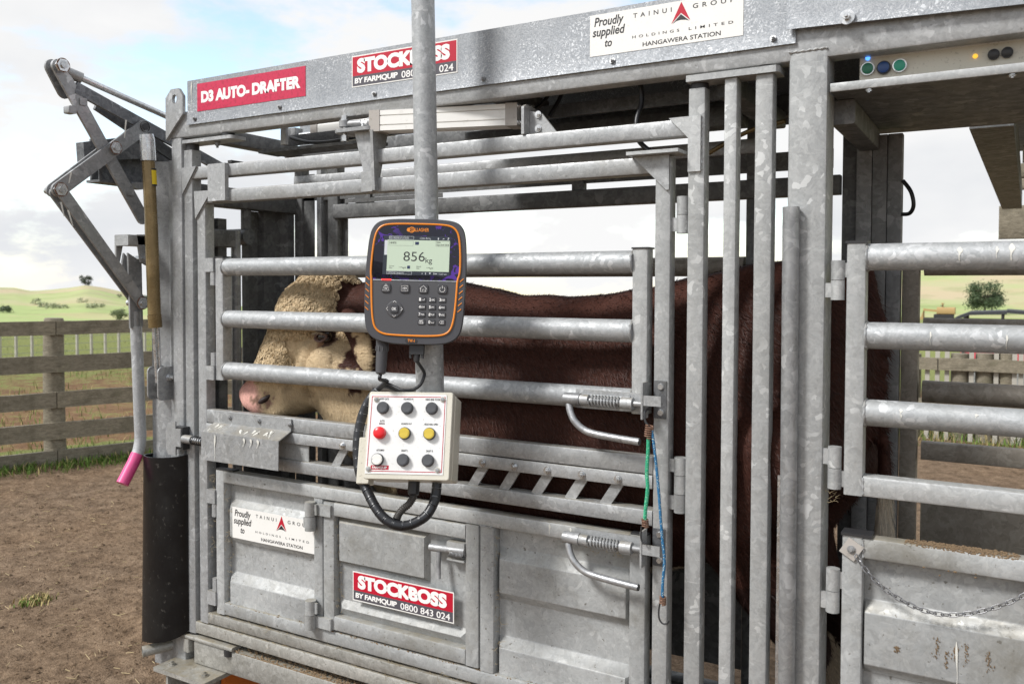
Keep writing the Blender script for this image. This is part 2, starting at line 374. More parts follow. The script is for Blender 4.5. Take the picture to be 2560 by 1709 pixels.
# base: lower rails, floor planks, ends
rb('base_beam', 'x', -2.352, .75, YF-.004, YF+.055, .252, .3295, GB, crush)
rb('base_beam', 'x', -2.352, .75, 2.47, 2.53, .252, .3295, GB, crush)
rb('end_upright', 'z', -2.452, -2.404, YF+.001, YF+.052, .255, .352, GB, crush)
MB().rhs('x', -2.402, -2.165, YF-.012, YF+.03, .331, .3445).build('base_pivot_plate', GB, crush)
MB().cyl((-2.19, YF+.005, .312), (-2.19, YF+.005, .3305), .02, 18).build('pivot_bush', PLAST, crush)
MB().cyl((-2.37, YF+.02, .345), (-2.37, YF+.02, .352), .021, 18).build('pivot_bush', PLAST, crush)
rb('base_stop', 'z', -2.4, -2.372, YF-.012, YF+.02, .285, .3305, GB, crush)
for k in range(6):
    y0 = 2.012 + k*.077
    MB().rhs('x', -2.34, .74, y0, y0+.07, .335 + .002*(k % 3), .362 + .002*(k % 3), .004).build('floor_plank', MATS.get('wetwood') or GI, crush)
for x in (-1.9, -1.2, -.5, .2): rb('cross_bearer', 'y', x, x+.06, YF+.06, 2.468, .26, .325, GB, crush)
# head-bail end: two hanging doors with folds, guide pipe and slide rail
HX = -2.455
def hdoor(y0, y1, z0, z1, name, folds):
    pts = []; n = len(folds)
    for i, (fy, dx) in enumerate(folds): pts.append((HX+dx, y0+(y1-y0)*fy))
    pr = pts + [(p[0]-.004, p[1]) for p in reversed(pts)]
    MB().prism(pr, 'z', z0, z1).build(name, GI, crush, None, 25)
hdoor(2.235, 2.478, .36, 1.80, 'bail_door', [(0, .03), (.12, .03), (.13, .0), (.42, .0), (.46, .022), (.80, .022), (.86, .05), (1, .05)])
hdoor(2.004, 2.162, .36, 1.76, 'bail_door', [(0, .03), (.2, .03), (.24, 0), (.7, 0), (.75, .03), (1, .03)])
MB().cyl((HX+.045, 2.19, .34), (HX+.045, 2.19, 1.72), .017, 18).build('bail_pipe', GL, crush)
MB().cyl((HX+.06, 2.24, 1.70), (HX-.05, 2.24, 1.70), .03, 18).build('bail_roller', GD, crush)
rb('bail_hanger', 'z', HX+.03, HX+.05, 2.225, 2.262, 1.70, 1.86, GI, crush)
rb('bail_slide_rail', 'y', HX+.0, HX+.06, 2.0, 2.50, 1.80, 1.87, GI, crush)
rb('bail_slide_rail', 'y', HX+.06, HX+.11, 2.0, 2.13, 1.655, 1.715, GI, crush)
MB().prism([(2.0, 1.66), (2.1, 1.66), (2.1, 1.86), (2.0, 1.86)], 'x', HX+.02, HX+.026).build('bail_gusset', GI, crush)
# channel post on the head end
ch = [(-2.575, YF+.012), (-2.575, YF+.06), (-2.571, YF+.06), (-2.571, YF+.016), (-2.535, YF+.02), (-2.50, YF+.036), (-2.478, YF+.022), (-2.457, YF+.022), (-2.457, YF+.016), (-2.48, YF+.016), (-2.503, YF+.03), (-2.535, YF+.012)]
MB().prism(ch, 'z', .2, 1.946).build('channel_post', GT, crush, None, 35)
# far side of the crush, the mirror of the near side
YB = 2.475
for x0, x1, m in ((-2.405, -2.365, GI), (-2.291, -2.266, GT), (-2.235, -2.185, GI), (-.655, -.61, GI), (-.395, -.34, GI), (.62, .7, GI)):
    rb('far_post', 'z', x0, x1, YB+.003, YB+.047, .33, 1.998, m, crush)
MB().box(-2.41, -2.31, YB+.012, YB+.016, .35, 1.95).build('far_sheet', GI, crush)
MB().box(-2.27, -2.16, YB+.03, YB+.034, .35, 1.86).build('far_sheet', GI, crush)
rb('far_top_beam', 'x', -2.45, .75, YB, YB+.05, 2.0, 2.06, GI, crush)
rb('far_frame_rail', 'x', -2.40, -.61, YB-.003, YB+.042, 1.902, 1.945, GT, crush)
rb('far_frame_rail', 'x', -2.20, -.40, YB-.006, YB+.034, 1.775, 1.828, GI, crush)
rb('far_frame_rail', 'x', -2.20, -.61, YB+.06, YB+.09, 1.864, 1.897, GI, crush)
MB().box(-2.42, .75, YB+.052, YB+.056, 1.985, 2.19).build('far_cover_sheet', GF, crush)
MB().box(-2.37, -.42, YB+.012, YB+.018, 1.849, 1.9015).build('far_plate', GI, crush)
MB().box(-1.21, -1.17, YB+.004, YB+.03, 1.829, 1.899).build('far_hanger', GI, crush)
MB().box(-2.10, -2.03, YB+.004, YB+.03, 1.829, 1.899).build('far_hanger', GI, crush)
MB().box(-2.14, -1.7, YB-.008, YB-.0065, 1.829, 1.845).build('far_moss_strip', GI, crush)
# inner top members crossing the bay
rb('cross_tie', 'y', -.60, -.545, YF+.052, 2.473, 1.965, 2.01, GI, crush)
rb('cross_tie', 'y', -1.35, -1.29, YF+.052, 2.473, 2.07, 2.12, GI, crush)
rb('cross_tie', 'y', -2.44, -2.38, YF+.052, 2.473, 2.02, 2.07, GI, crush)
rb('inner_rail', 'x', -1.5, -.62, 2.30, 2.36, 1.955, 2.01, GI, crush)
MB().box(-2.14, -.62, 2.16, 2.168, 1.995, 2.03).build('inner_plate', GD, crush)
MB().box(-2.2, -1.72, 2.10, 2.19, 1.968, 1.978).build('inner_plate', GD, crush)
rb('inner_bracket', 'z', -2.06, -2.035, 2.06, 2.075, 1.98, 2.05, GT, crush)
# far gates: round rails matching the near ones
for x0, x1 in ((-2.18, -.66), (-.19, .62)):
    for z, r in ((1.582, .029), (1.415, .029), (1.25, .029)): MB().cyl((x0, YB+.02, z), (x1, YB+.02, z), r, 18).build('far_rail', FR, crush)
    rb('far_rail', 'x', x0, x1, YB+.001, YB+.041, 1.072, 1.118, FR, crush)
    MB().box(x0, x1, YB+.022, YB+.026, .40, .99).build('far_sheet', FR if x0 > -1 else GI, crush)
rb('far_upright', 'z', -.242, -.2, YB-.001, YB+.04, .36, 1.62, FR, crush)
# boxed far post under the tray
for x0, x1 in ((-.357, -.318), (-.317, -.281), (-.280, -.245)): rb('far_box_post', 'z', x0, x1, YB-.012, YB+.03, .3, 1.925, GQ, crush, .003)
MB().box(-1.62, .75, YF+.055, 2.526, 2.186, 2.19).build('roof_or_shade_sheet', GI, crush)  # added sheet, keeps sky light out so the bay below goes dark
# instrument tray over the rear bay
rb('tray_lip', 'x', -.338, .61, YF+.001, YF+.006, 1.940, 1.9585, GP, crush, .002)
MB().box(-.338, .61, YF+.007, 2.55, 1.9405, 1.945).build('tray_floor', GI, crush)
for x, y in ((-.262, 1.963), (.0, 1.963)): MB().bolt((x, y, 1.9395), (0, 0, -1), .006, .004).build('tray_bolt', ZB, crush)
MB().box(-.286, .6, YF+.048, YF+.19, 1.9455, 2.064).build('switch_panel', CREAM, crush)
rb('tray_side_beam', 'y', -.352, -.300, YF+.09, 2.462, 1.885, 1.9385, GI, crush)
MB().box(-.275, .6, YF+.0465, YF+.0478, 2.013, 2.062).build('switch_label', WHITE, crush)
M_BL = mat('blue_led', (.05, .2, .9), .3, Emission_Color=(.1, .35, 1, 1), Emission_Strength=1.6)
M_AL = mat('amber_led', (.9, .5, .05), .3, Emission_Color=(1, .55, .06, 1), Emission_Strength=.8)
GREEN = mat('green_button', (.01, .16, .09), .3); GREEN2 = mat('lit_green_button', (.02, .33, .22), .3); BLUEB = mat('blue_button', (.012, .055, .2), .3)
PY = YF+.0465
def pbtn(x, z, r, m, bez=ZB):
    o = MB().tube([(x, PY+.002, z), (x, PY-.006, z)], r*1.12, 24).build('button_bezel', bez, crush)
    MB().tube([(x, PY-.006, z), (x, PY-.0085, z), (x, PY-.0095, z)], [r*.92, r*.92, r*.7], 24).build('panel_button', m, o)
sc = (YF+.04)/YF
for px_, py_, r, m, bz in ((2169, 172, .0125, GREEN, ZB), (2209, 169, .0125, BLUEB, PLAST), (2249, 164, .0125, GREEN2, ZB), (2484, 136, .0095, PLAST, PLAST), (2518, 131, .0095, PLAST, PLAST)):
    q = at(px_, py_, PY-.005); pbtn(q.x, q.z, r, m, bz)
for px_, py_, m in ((2169, 145, M_BL), (2438, 140, M_AL)):
    q = at(px_, py_, PY-.003); MB().ball((q.x, PY, q.z), .0048, 12, 8).build('indicator_lamp', m, crush)
q0, q1 = at(2302, 107, PY), at(2390, 98, PY)
s_ = MB().box(q0.x, q1.x, PY-.0009, PY+.0008, q1.z-.003, q1.z+.006).build('switch_sticker', RED2, crush)
put_text(MB(), '0800 843 024', q0.x, q1.x, q1.z-.0125, q1.z-.0045, PY-.0004, .01).build('lettering', INK, s_)

# orange load bar and foot plate under the front corner
lf = thing('load_bar_foot', 'muddy bolted foot plate on orange load bar below front corner', 'load bar', (-2.3, 1.9, 0))
MB().prism([(-2.45, 1.86), (-2.205, 1.86), (-2.205, 2.05), (-2.45, 2.05)], 'z', .236, .250).build('foot_plate', GB, lf)
for x, y in ((-2.41, 1.90), (-2.25, 1.90), (-2.41, 2.01)): MB().bolt((x, y, .2502), (0, 0, 1), .011, .009).build('foot_bolt', GB, lf)
ORANGE = speck('orange_paint', (.62, .16, .02), (.2, .1, .05), .5, 60, .5)
MB().rhs('y', -2.268, -2.245, 1.985, 2.55, .11, .2345, .008).build('load_bar', ORANGE, lf)
MB().box(-2.40, -2.39, 1.87, 2.03, .06, .2355).build('foot_bracket', GB, lf); MB().box(-2.285, -2.275, 1.87, 2.03, .06, .2355).build('foot_bracket', GB, lf)
MB().box(-2.42, -2.2, 1.85, 2.6, .012, .06).build('foot_base', GB, lf)

# tow pipe stub and end plate at the very bottom left
ts = thing('tow_pipe_stub', 'short muddy pipe stub beside the foot of black flap', 'pipe', (-2.5, 1.95, .25))
MB().tube([(-2.56, 1.90, .262), (-2.49, 2.02, .272)], .019, 20, False).tube([(-2.56, 1.90, .262), (-2.49, 2.02, .272)], .014, 20, False).build('pipe', GB, ts)
MB().box(-2.60, -2.457, 1.985, 1.993, .26, .42).build('end_plate', GB, ts)

# ================================================================== squeeze frames (outer and inner rectangle)
of = thing('squeeze_frame', 'outer galvanised squeeze frame with gusset corners around the side gates', 'gate frame', (-1.5, 1.97, .36))
rb('upright', 'z', -2.39, -2.349, YF, YF+T, .352, 1.971, GT, of)
rb('upright', 'z', -.652, -.612, YF, YF+T, .352, 1.981, GP, of)
rb('rail', 'x', -2.3488, -.6522, YF, YF+T, 1.874, 1.914, GT, of)
rb('rail', 'x', -2.3488, -.6522, YF, YF+T, .3535, .394, GB, of)
G0, G1 = YF-.0065, YF-.0005
MB().prism([(-2.393, 1.9125), (-2.322, 1.9145), (-2.39, 1.826)], 'y', G0, G1).build('gusset', GT, of)
MB().prism([(-.697, 1.917), (-.620, 1.917), (-.620, 1.789), (-.650, 1.789), (-.650, 1.868)], 'y', G0, G1).build('gusset', GP, of)
inn = thing('side_gate_frame', 'inner galvanised gate frame with louvred slats at mid height', 'gate frame', (-1.5, 1.97, .4))
rb('upright', 'z', -2.328, -2.288, YF, YF+T, .3975, 1.7905, GT, inn)
rb('upright', 'z', -.732, -.693, YF, YF+T, .3975, 1.829, GP, inn)
rb('rail', 'x', -2.328, -.7325, YF, YF+T, 1.791, 1.8325, GT, inn)
rb('rail', 'x', -2.2878, -.7325, YF, YF+T, .3985, .4345, GB, inn)
MB().prism([(-2.333, 1.8325), (-2.25, 1.8315), (-2.328, 1.742)], 'y', G0, G1).build('gusset', GT, inn)
MB().box(-.792, -.664, YF-.035, YF+.035, 1.8335, 1.8415).build('top_plate', GP, inn)
MB().prism([(-.786, 1.833), (-.695, 1.833), (-.695, 1.750), (-.702, 1.750)], 'y', YF-.0075, G1).build('gusset', GT, inn)
MB().box(-2.2555, -2.176, YF-.016, YF-.0005, 1.795, 1.9145).build('link_plate', GT, inn)
MB().box(-2.18, -2.162, YF-.0, YF+.05, 1.9145, 1.924).build('link_clip', PLAST, inn)
# mid band: top flat, bolted slat rail, lower rail, slanting slats
rb('mid_rail', 'x', -2.2878, -.7325, YF+.001, YF+.03, 1.070, 1.1145, GT, inn)
rb('slat_rail', 'x', -2.2878, -.7325, YF-.0025, YF+.006, 1.036, 1.0685, GT, inn, .002)
rb('mid_rail', 'x', -2.2878, -.7325, YF+.0, YF+T, .945, .984, GT, inn)
MB().box(-2.2878, -1.845, YF+.008, YF+.012, .9845, 1.0695).build('mid_plate', GS, inn)
for k in range(10):
    x = -1.70 + k*.0977
    b = MB(); p0 = Vector((x+.006, YF+.012, 1.052)); p1 = Vector((x-.042, YF+.012, .978)); b.bar(p0, p1, .0265, .006, (1, 0, 0)); b.build('louvre_slat', GT, inn)
    MB().bolt((x+.0, YF-.003, 1.0505), (0, -1, 0), .0078, .0075).build('slat_bolt', ZB, inn)
# strikers on the latch upright
def striker(z, y=YF):
    o = MB().box(-.7295, -.6985, y-.003, y-.0005, z-.045, z+.045).build('striker_plate', GD, inn)
    MB().box(-.748, -.7435, y-.04, y-.003, z-.045, z+.042).build('striker_face', GT, o)
    MB().box(-.7435, -.699, y-.038, y-.034, z-.012, z+.012).build('striker_strap', GT, o)
    for dz in (-.031, .031): MB().tube([(-.712, y-.003, z+dz), (-.712, y-.007, z+dz)], [.0085, .0065], 14).build('striker_rivet', ZB, o)
striker(1.253); striker(.898)
# lift-off pin hinges between the two frames
def pin_hinge(parent, x, z0, z1, r=.0145, y=YF-.004, m=GP, tabs=1, zs=None):
    zs = zs or [(z0+z1)/2]; e = [z0] + zs + [z1]
    for i in range(len(e)-1):
        b = MB(); b.tube([(x, y, e[i]+.0006), (x, y, e[i+1]-.0006)], r, 20)
        sgn = -tabs if i % 2 == 0 else tabs
        b.box(min(x, x+sgn*.026), max(x, x+sgn*.026), y-.002, y+.004, e[i]+.006, e[i+1]-.006)
        b.build('hinge_barrel', m, parent)
pin_hinge(inn, -.667, 1.647, 1.735, .014, YF+.012)
pin_hinge(inn, -.667, .985, 1.118, .0145, YF+.012, zs=[1.03, 1.075])

# ================================================================== near upper gate
ug = thing('upper_side_gate', 'front upper gate of three round rails beside the bull', 'gate', (-1.5, 1.97, 1.2))
rb('upright', 'z', -2.244, -2.208, YF, YF+T, 1.214, 1.612, GT, ug)
rb('upright', 'z', -.789, -.749, YF, YF+T, 1.214, 1.613, GP, ug)
for z in (1.582, 1.4135, 1.2445): MB().cyl((-2.209, YF+.02, z), (-.788, YF+.02, z), .0282, 24).build('round_rail', GR, ug)
for x0, x1 in ((-2.246, -2.205), (-.79, -.747)):
    MB().box(x0, x1, YF-.002, YF+T+.002, 1.613, 1.617).build('end_cap', PLAST, ug)
def leaf_hinge(p, z, up):
    # two short barrels, one on frame and one on gate
    a, b = (z, z+.045) if up else (z-.045, z)
    MB().box(-2.285, -2.246, YF-.006, YF+.014, a, b).build('hinge_leaf', GT, p)
    c, d = (z-.044, z-.001) if up else (z+.001, z+.044)
    MB().rhs('z', -2.265, -2.2445, YF-.004, YF+.016, c, d, .006).build('hinge_barrel', GT, p)
leaf_hinge(ug, 1.567, True); leaf_hinge(ug, 1.258, False)
def slam_latch(parent, z, tilt=0.):
    y = YF-.026; m = GT
    def P(x, zz): return (x, y, z + zz)
    o = MB().box(-.935, -.757, YF-.006, YF-.0005, z-.024, z+.022).build('latch_plate', GT, parent)
    MB().tube([P(-.955, 0), P(-.912, 0)], .0152, 20).build('latch_sleeve', GL, o)
    MB().tube([P(-.911, -.001), P(-.744, -.001)], .0078, 14).build('latch_bolt', GL, o)
    MB().tube([P(-.911, 0), P(-.889, 0)], .0135, 18).build('latch_collar', GT, o)
    MB().helix(P(-.886, -.001), P(-.809, -.001), .0134, .0017, 9).build('latch_spring', GT, o)
    MB().tube([P(-.802, -.001), P(-.773, -.001)], .0145, 18).build('latch_guide', GT, o)
    MB().box(-.8, -.776, YF-.03, YF-.001, z-.018, z-.010).build('latch_foot', GT, o)
    pts = spline([P(-.944, -.008), P(-.935, -.035), P(-.915, -.060), P(-.890, -.075), P(-.858, -.081), P(-.80, -.086), P(-.752, -.089)], 5)
    pts = [Vector((p.x, p.y - .012*min(1, i/8), p.z)) for i, p in enumerate(pts)]
    MB().tube(pts, .0088, 14).build('latch_handle', GH, o); MB().tube([pts[-1], pts[-1]+Vector((.002, 0, 0))], .0078, 14).build('handle_end', PLAST, o)
slam_latch(ug, 1.243); 

# ================================================================== near lower gate with pressed sheet
def ribbed(x0, x1, zt, zb, yb, yp, name, parent, m=GS, steps=((.821, .793), (.703, .679), (.581, .553)), endcap=0.):
    pr = [(yb, zt)]; out = False
    for a, b_ in steps:
        pr += [(yb if not out else yp, a), (yp if not out else yb, b_)]; out = not out
    pr += [(yp if out else yb, zb)]
    q = [pr[0]]
    for a, b_, c in zip(pr, pr[1:], pr[2:]):
        A, B, C_ = Vector(a), Vector(b_), Vector(c); r_ = min(.0025, (A-B).length*.45, (C_-B).length*.45); P_, Q_ = B+(A-B).normalized()*r_, B+(C_-B).normalized()*r_
        for t in (0, .25, .5, .75, 1): q.append(tuple(P_*(1-t)**2+B*2*t*(1-t)+Q_*t*t))
    pr = q+[pr[-1]]
    n = len(pr); vs = []; fs = []
    xs = [x0, x1] if not endcap else [x0, x0+.002, x0+endcap, x1-endcap, x1-.002, x1]
    for i, x in enumerate(xs):
        flatten = endcap and (i in (0, 1, len(xs)-2, len(xs)-1))
        for p in pr: vs.append((x, yb if flatten else p[0], p[1]))
    for i in range(len(xs)-1):
        for k in range(n-1): fs.append((i*n+k, (i+1)*n+k, (i+1)*n+k+1, i*n+k+1))
    return MB().add(vs, fs).build(name, m, parent, None, 60)
lg = thing('lower_side_gate', 'front lower gate of pressed galvanised sheet in tube frame', 'gate', (-1.5, 1.97, .44))
rb('upright', 'z', -2.248, -2.210, YF, YF+T, .442, .9165, GS, lg)
rb('upright', 'z', -.791, -.749, YF, YF+T, .442, .9165, GS, lg)
rb('rail', 'x', -2.2095, -.7915, YF, YF+T, .878, .9165, GS, lg)
rb('rail', 'x', -2.2095, -.7915, YF, YF+T, .4425, .4825, GS, lg)
rb('divider', 'z', -1.222, -1.178, YF, YF+T, .483, .8775, GS, lg)
rb('divider', 'z', -1.82, -1.784, YF+.001, YF+T, .483, .8775, GS, lg)
ribbed(-2.2095, -1.8205, .8775, .483, YF+.032, YF+.009, 'pressed_sheet', lg, endcap=.018)
ribbed(-1.1775, -.7915, .8775, .483, YF+.032, YF+.010, 'pressed_sheet', lg, endcap=.012)
leaf_hinge(lg, .805, True); leaf_hinge(lg, .512, False)
slam_latch(lg, .894)
MB().box(-.79, -.748, YF+.006, YF+.03, .917, .921).build('end_cap', PLAST, lg)
MB().box(-2.25, -2.17, YF+.004, YF+.03, .917, .922).build('end_cap', PLAST, lg)
# small inspection door set in the lower gate
ad = thing('inspection_door', 'small hinged inspection door in the lower gate behind red sticker', 'door', (-1.5, 1.96, .49))
Y0 = YF-.0025
rb('door_upright', 'z', -1.778, -1.736, Y0, Y0+.035, .4885, .872, GS, ad, .004)
rb('door_upright', 'z', -1.267, -1.2245, Y0, Y0+.035, .4885, .877, GS, ad, .004)
rb('door_rail', 'x', -1.7355, -1.2675, Y0, Y0+.035, .834, .874, GS, ad, .004)
rb('door_rail', 'x', -1.7355, -1.2675, Y0, Y0+.035, .4885, .5315, GS, ad, .004)
MB().box(-1.7355, -1.2675, Y0+.026, Y0+.03, .532, .8335).build('door_sheet', GS, ad)
def pad(x0, x1, z0, z1, y0, y1, c=.012):
    v = [(x0, y0, z0), (x1, y0, z0), (x1, y0, z1), (x0, y0, z1), (x0+c, y1, z0+c), (x1-c, y1, z0+c), (x1-c, y1, z1-c), (x0+c, y1, z1-c)]
    return MB().add(v, [(4, 5, 6, 7), (0, 1, 5, 4), (1, 2, 6, 5), (2, 3, 7, 6), (3, 0, 4, 7)])
pad(-1.735, -1.40, .688, .826, Y0+.0258, Y0+.010).build('pressed_panel', GS, ad, None, 15)
pad(-1.735, -1.268, .5325, .578, Y0+.0258, Y0+.013, .022).build('pressed_panel', GS, ad, None, 15)
for z0, z1 in ((.783, .871), (.482, .571)):
    pin_hinge(ad, -1.815, z0, z1, .0165, YF-.018, GS)
    MB().box(-1.80, -1.742, Y0-.009, Y0-.0005, (z0+z1)/2+.004 if z0 > .6 else z0+.006, z1-.006 if z0 > .6 else (z0+z1)/2-.004).build('hinge_strap', GS, ad)
lt = MB().box(-1.325, -1.268, Y0-.004, Y0+.02, .80, .822).build('latch_housing', GS, ad)
MB().tube([(-1.384, Y0+.002, .795), (-1.33, Y0+.002, .797), (-1.268, Y0+.002, .80)], .0105, 16).build('latch_bolt', GL, lt)
MB().helix((-1.315, Y0+.0, .788), (-1.27, Y0, .790), .0095, .0014, 10).build('latch_spring', GL, lt)
MB().tube([(-1.352, Y0-.002, .787), (-1.350, Y0-.008, .75), (-1.346, Y0-.012, .716)], [.007, .007, .0065], 14).build('latch_handle', GL, lt)
MB().box(-1.325, -1.268, Y0-.004, Y0+.02, .770, .775).build('latch_shelf', GS, lt)

# spring-bolt cover box at the left of the mid band
sb = thing('bolt_cover', 'folded steel cover over spring bolt, streaked with bird droppings', 'latch cover', (-2.1, 1.94, 1.0))
cv = [(YF-.001, 1.112), (YF-.004, 1.112), (YF-.006, 1.075), (YF-.058, 1.052), (YF-.060, .962), (YF-.057, .962), (YF-.055, 1.050), (YF-.003, 1.073)]
MB().prism(cv, 'x', -2.245, -1.905).build('cover', GT, sb, None, 20)
for x in (-2.165, -2.035, -1.905): MB().bolt((x-.005, YF-.0045, 1.095), (0, -1, 0), .0062, .006).build('cover_bolt', GL, sb)
MB().tube([(-2.395, YF-.022, 1.012), (-2.2, YF-.022, 1.008)], .0095, 14).build('bolt_rod', ZB, sb)
MB().tube([(-2.372, YF-.022, 1.0115), (-2.33, YF-.022, 1.011)], .0145, 16).build('bolt_collar', GT, sb)
MB().helix((-2.328, YF-.022, 1.011), (-2.235, YF-.022, 1.008), .0135, .0017, 9).build('bolt_spring', PLAST, sb)
sp = MB().prism([(-2.448, .972), (-2.438, .955), (-2.40, .955), (-2.40, .985), (-2.375, .985), (-2.375, 1.045), (-2.40, 1.045), (-2.40, 1.068), (-2.435, 1.062), (-2.448, 1.04)], 'y', YF-.034, YF-.029).build('strike_plate', GT, sb)
MB().box(-2.42, -2.37, YF-.029, YF-.001, .975, 1.05).build('strike_block', PLAST, sb)
DROP = mat('bird_dropping', (.62, .61, .56), .8)
def splat(parent, pts, w, y, name='bird_dropping'):
    b = MB(); vs = []; W_ = (.25, .75, 1, .95, .7, .42, .3, .24, .2, .22, .28, .1); N_ = len(W_); m_ = len(pts)-1
    for i, wf in enumerate(W_):
        t = i/(N_-1)*m_; k = min(int(t), m_-1); f = t-k; x = pts[k][0]*(1-f)+pts[k+1][0]*f; z = pts[k][1]*(1-f)+pts[k+1][1]*f
        ww = w*wf*(.85+.3*random.random()); yy = y(z) if callable(y) else y
        vs += [(x-ww, yy, z), (x+ww, yy, z+random.uniform(-.001, .001))]
    fs = [(2*i, 2*i+1, 2*i+3, 2*i+2) for i in range(N_-1)]
    return b.add(vs, fs).build(name, DROP, parent)
random.seed(21)
splat(sb, [(-2.178, 1.048), (-2.180, 1.02), (-2.179, .99), (-2.180, .965)], .0035, YF-.0612)
for x in (-2.02, -1.99, -2.05): splat(sb, [(x, 1.049), (x+.003, 1.035), (x-.004, 1.022)], .005, YF-.0612)
def top_splat(x0, y0, n, s):
    b = MB(); 
    for k in range(n):
        x, y = x0+random.uniform(-s, s), y0+random.uniform(-.012, .012); r = random.uniform(.003, .008); z = 1.0745+(y-(YF-.006))/.052*.023+.0018
        b.tube([(x, y, z-.002), (x+random.uniform(-.01, .01), y-.012, z-.007)], [r, r*.3], 7)
    b.build('bird_dropping', DROP, sb)
top_splat(-2.02, YF-.03, 9, .08); top_splat(-2.20, YF-.03, 4, .03)

# ================================================================== rear gates (right of the wide post)
rg = thing('rear_upper_gate', 'rear upper gate of three round rails right of wide post', 'gate', (.15, 1.97, 1.08))
rb('upright', 'z', -.2995, -.2605, YF, YF+T, 1.077, 1.615, GP, rg)
rb('upright', 'z', .54, .58, YF, YF+T, 1.077, 1.615, GP, rg)
for z in (1.586, 1.4195, 1.2545): MB().cyl((-.2615, YF+.02, z), (.541, YF+.02, z), .0285, 24).build('round_rail', GR, rg)
rb('rail', 'x', -.26, .5395, YF, YF+T, 1.0765, 1.1205, GP, rg)
MB().box(-.302, -.258, YF-.002, YF+T+.002, 1.6155, 1.6205).build('end_cap', PLAST, rg)
pin_hinge(rg, -.3175, 1.494, 1.580, .0142, YF+.006, GP); pin_hinge(rg, -.3185, 1.086, 1.178, .0142, YF+.006, GP, -1)
yr = lambda z: YF+.02-.0288
for x, z0, z1, w in ((-.085, 1.603, 1.575, .009), (-.02, 1.603, 1.58, .005), (.005, 1.608, 1.575, .010), (-.135, 1.432, 1.405, .003), (.0, 1.43, 1.40, .0035), (-.188, 1.27, 1.255, .006), (-.187, 1.26, 1.245, .002), (-.05, 1.27, 1.262, .006)):
    splat(rg, [(x, z0), (x+.001, (z0*2+z1)/3), (x-.001, (z0+2*z1)/3), (x, z1)], w*.55, lambda z: YF+.0195-math.sqrt(max(0, .0285**2-(z-min((1.586, 1.4195, 1.2545), key=lambda q: abs(q-z)))**2))-.0006)
rl = thing('rear_lower_gate', 'rear lower sheet gate with mud and hanging chain', 'gate', (.15, 1.97, .4))
rb('upright', 'z', -.300, -.258, YF, YF+T, .40, .989, GS, rl)
rb('upright', 'z', .54, .58, YF, YF+T, .40, .989, GS, rl)
rb('rail', 'x', -.2575, .5395, YF, YF+T, .944, .989, GS, rl)
rb('rail', 'x', -.2575, .5395, YF, YF+T, .40, .445, GS, rl)
ribbed(-.2575, .5395, .9435, .4455, YF+.032, YF+.009, 'pressed_sheet', rl, steps=((.85, .826), (.714, .69), (.58, .555)), endcap=.004)
MB().box(-.302, -.24, YF-.003, YF+T, .9895, .9955).build('end_cap', PLAST, rl)
pin_hinge(rl, -.3185, .816, .912, .0145, YF+.006, GP)
MUD = speck('dry_mud', (.19, .13, .075), (.09, .06, .035), .95, 120, .8)
def mudpile(parent, x0, x1, z, y0, y1, n, drip=.02, sz=.004):
    b = MB()
    for k in range(n):
        x = random.gauss((x0+x1)/2, (x1-x0)/3.4); 
        if not x0 < x < x1: continue
        if random.random() < .55: c = (x, random.uniform(y0, y1), z+random.uniform(0, .003))
        else: c = (x, y0-.0006, z-abs(random.gauss(0, drip)))
        r = random.uniform(.3, 1)*sz; b.ball(c, (r*random.uniform(.8, 2), r*.6, r*random.uniform(.6, 1.4)), 6, 4)
    o = b.build('mud_crust', MUD, parent); o['kind'] = 'stuff'; return o
mudpile(rl, -.18, .03, .9885, YF+.002, YF+.034, 1500, .016, .0024)
mudpile(lg, -2.2, -.8, .4825, YF+.002, YF+.02, 240, .002, .0022)
for x, z0, L_ in ((-.115, .80, .045), (-.095, .775, .035), (-.08, .79, .03), (-.06, .80, .05), (-.02, .79, .04), (-.19, .765, .012)):
    b = MB()
    for k in range(34):
        zz = z0-L_*random.random()**1.3; r = random.uniform(.0004, .0012); b.ball((x+random.gauss(0, .003), YF+.0075, zz), (r, .0006, r*random.uniform(1, 3)), 6, 4)
    o = b.build('mud_splash', MUD, rl); o['kind'] = 'stuff'
splat(rl, [(-.078, .80), (-.077, .765), (-.075, .73), (-.076, .705)], .0022, YF+.0068)
splat(lg, [(-1.03, .548), (-1.032, .52), (-1.03, .49)], .002, YF+.0108)
for x in (-1.01, -.95): splat(lg, [(x, .912), (x+.001, .90), (x, .885)], .003, YF-.0009)

# dirt lying along the base
base_dirt = mudpile(crush, -2.2, -.9, .3295, YF+.0, YF+.05, 2200, .003, .0042)

# hay wisps and cobweb strands caught in the joints
HAY = mat('hay', (.34, .27, .16), .8)
def wisps(parent, x0, x1, y0, y1, z0, z1, n, L_=.03):
    b = MB()
    for k in range(n):
        p = Vector((random.uniform(x0, x1), random.uniform(y0, y1), random.uniform(z0, z1))); d = Vector((random.gauss(0, 1), random.gauss(0, .25)-.1, random.gauss(0, .5))).normalized()*random.uniform(.3, 1)*L_; e = Vector((random.gauss(0, 1), 0, random.gauss(0, 1)))*L_*.25
        b.tube([p, p+d*.5+e, p+d], [.0005, .0005, .0002], 3)
    o = b.build('hay_wisps', HAY, parent); o['kind'] = 'stuff'
wisps(lg, -2.21, -2.19, YF+.0, YF+.025, .50, .86, 40, .022); wisps(lg, -1.18, -1.16, YF, YF+.02, .5, .86, 40, .022); wisps(ad, -1.735, -1.715, YF, YF+.02, .54, .83, 40, .022)
wisps(lg, -2.2, -.8, YF+.0, YF+.02, .482, .486, 130, .02); wisps(inn, -2.28, -.75, YF-.002, YF+.02, .434, .440, 150, .025); wisps(of, -2.34, -.7, YF-.002, YF+.02, .393, .399, 150, .028)
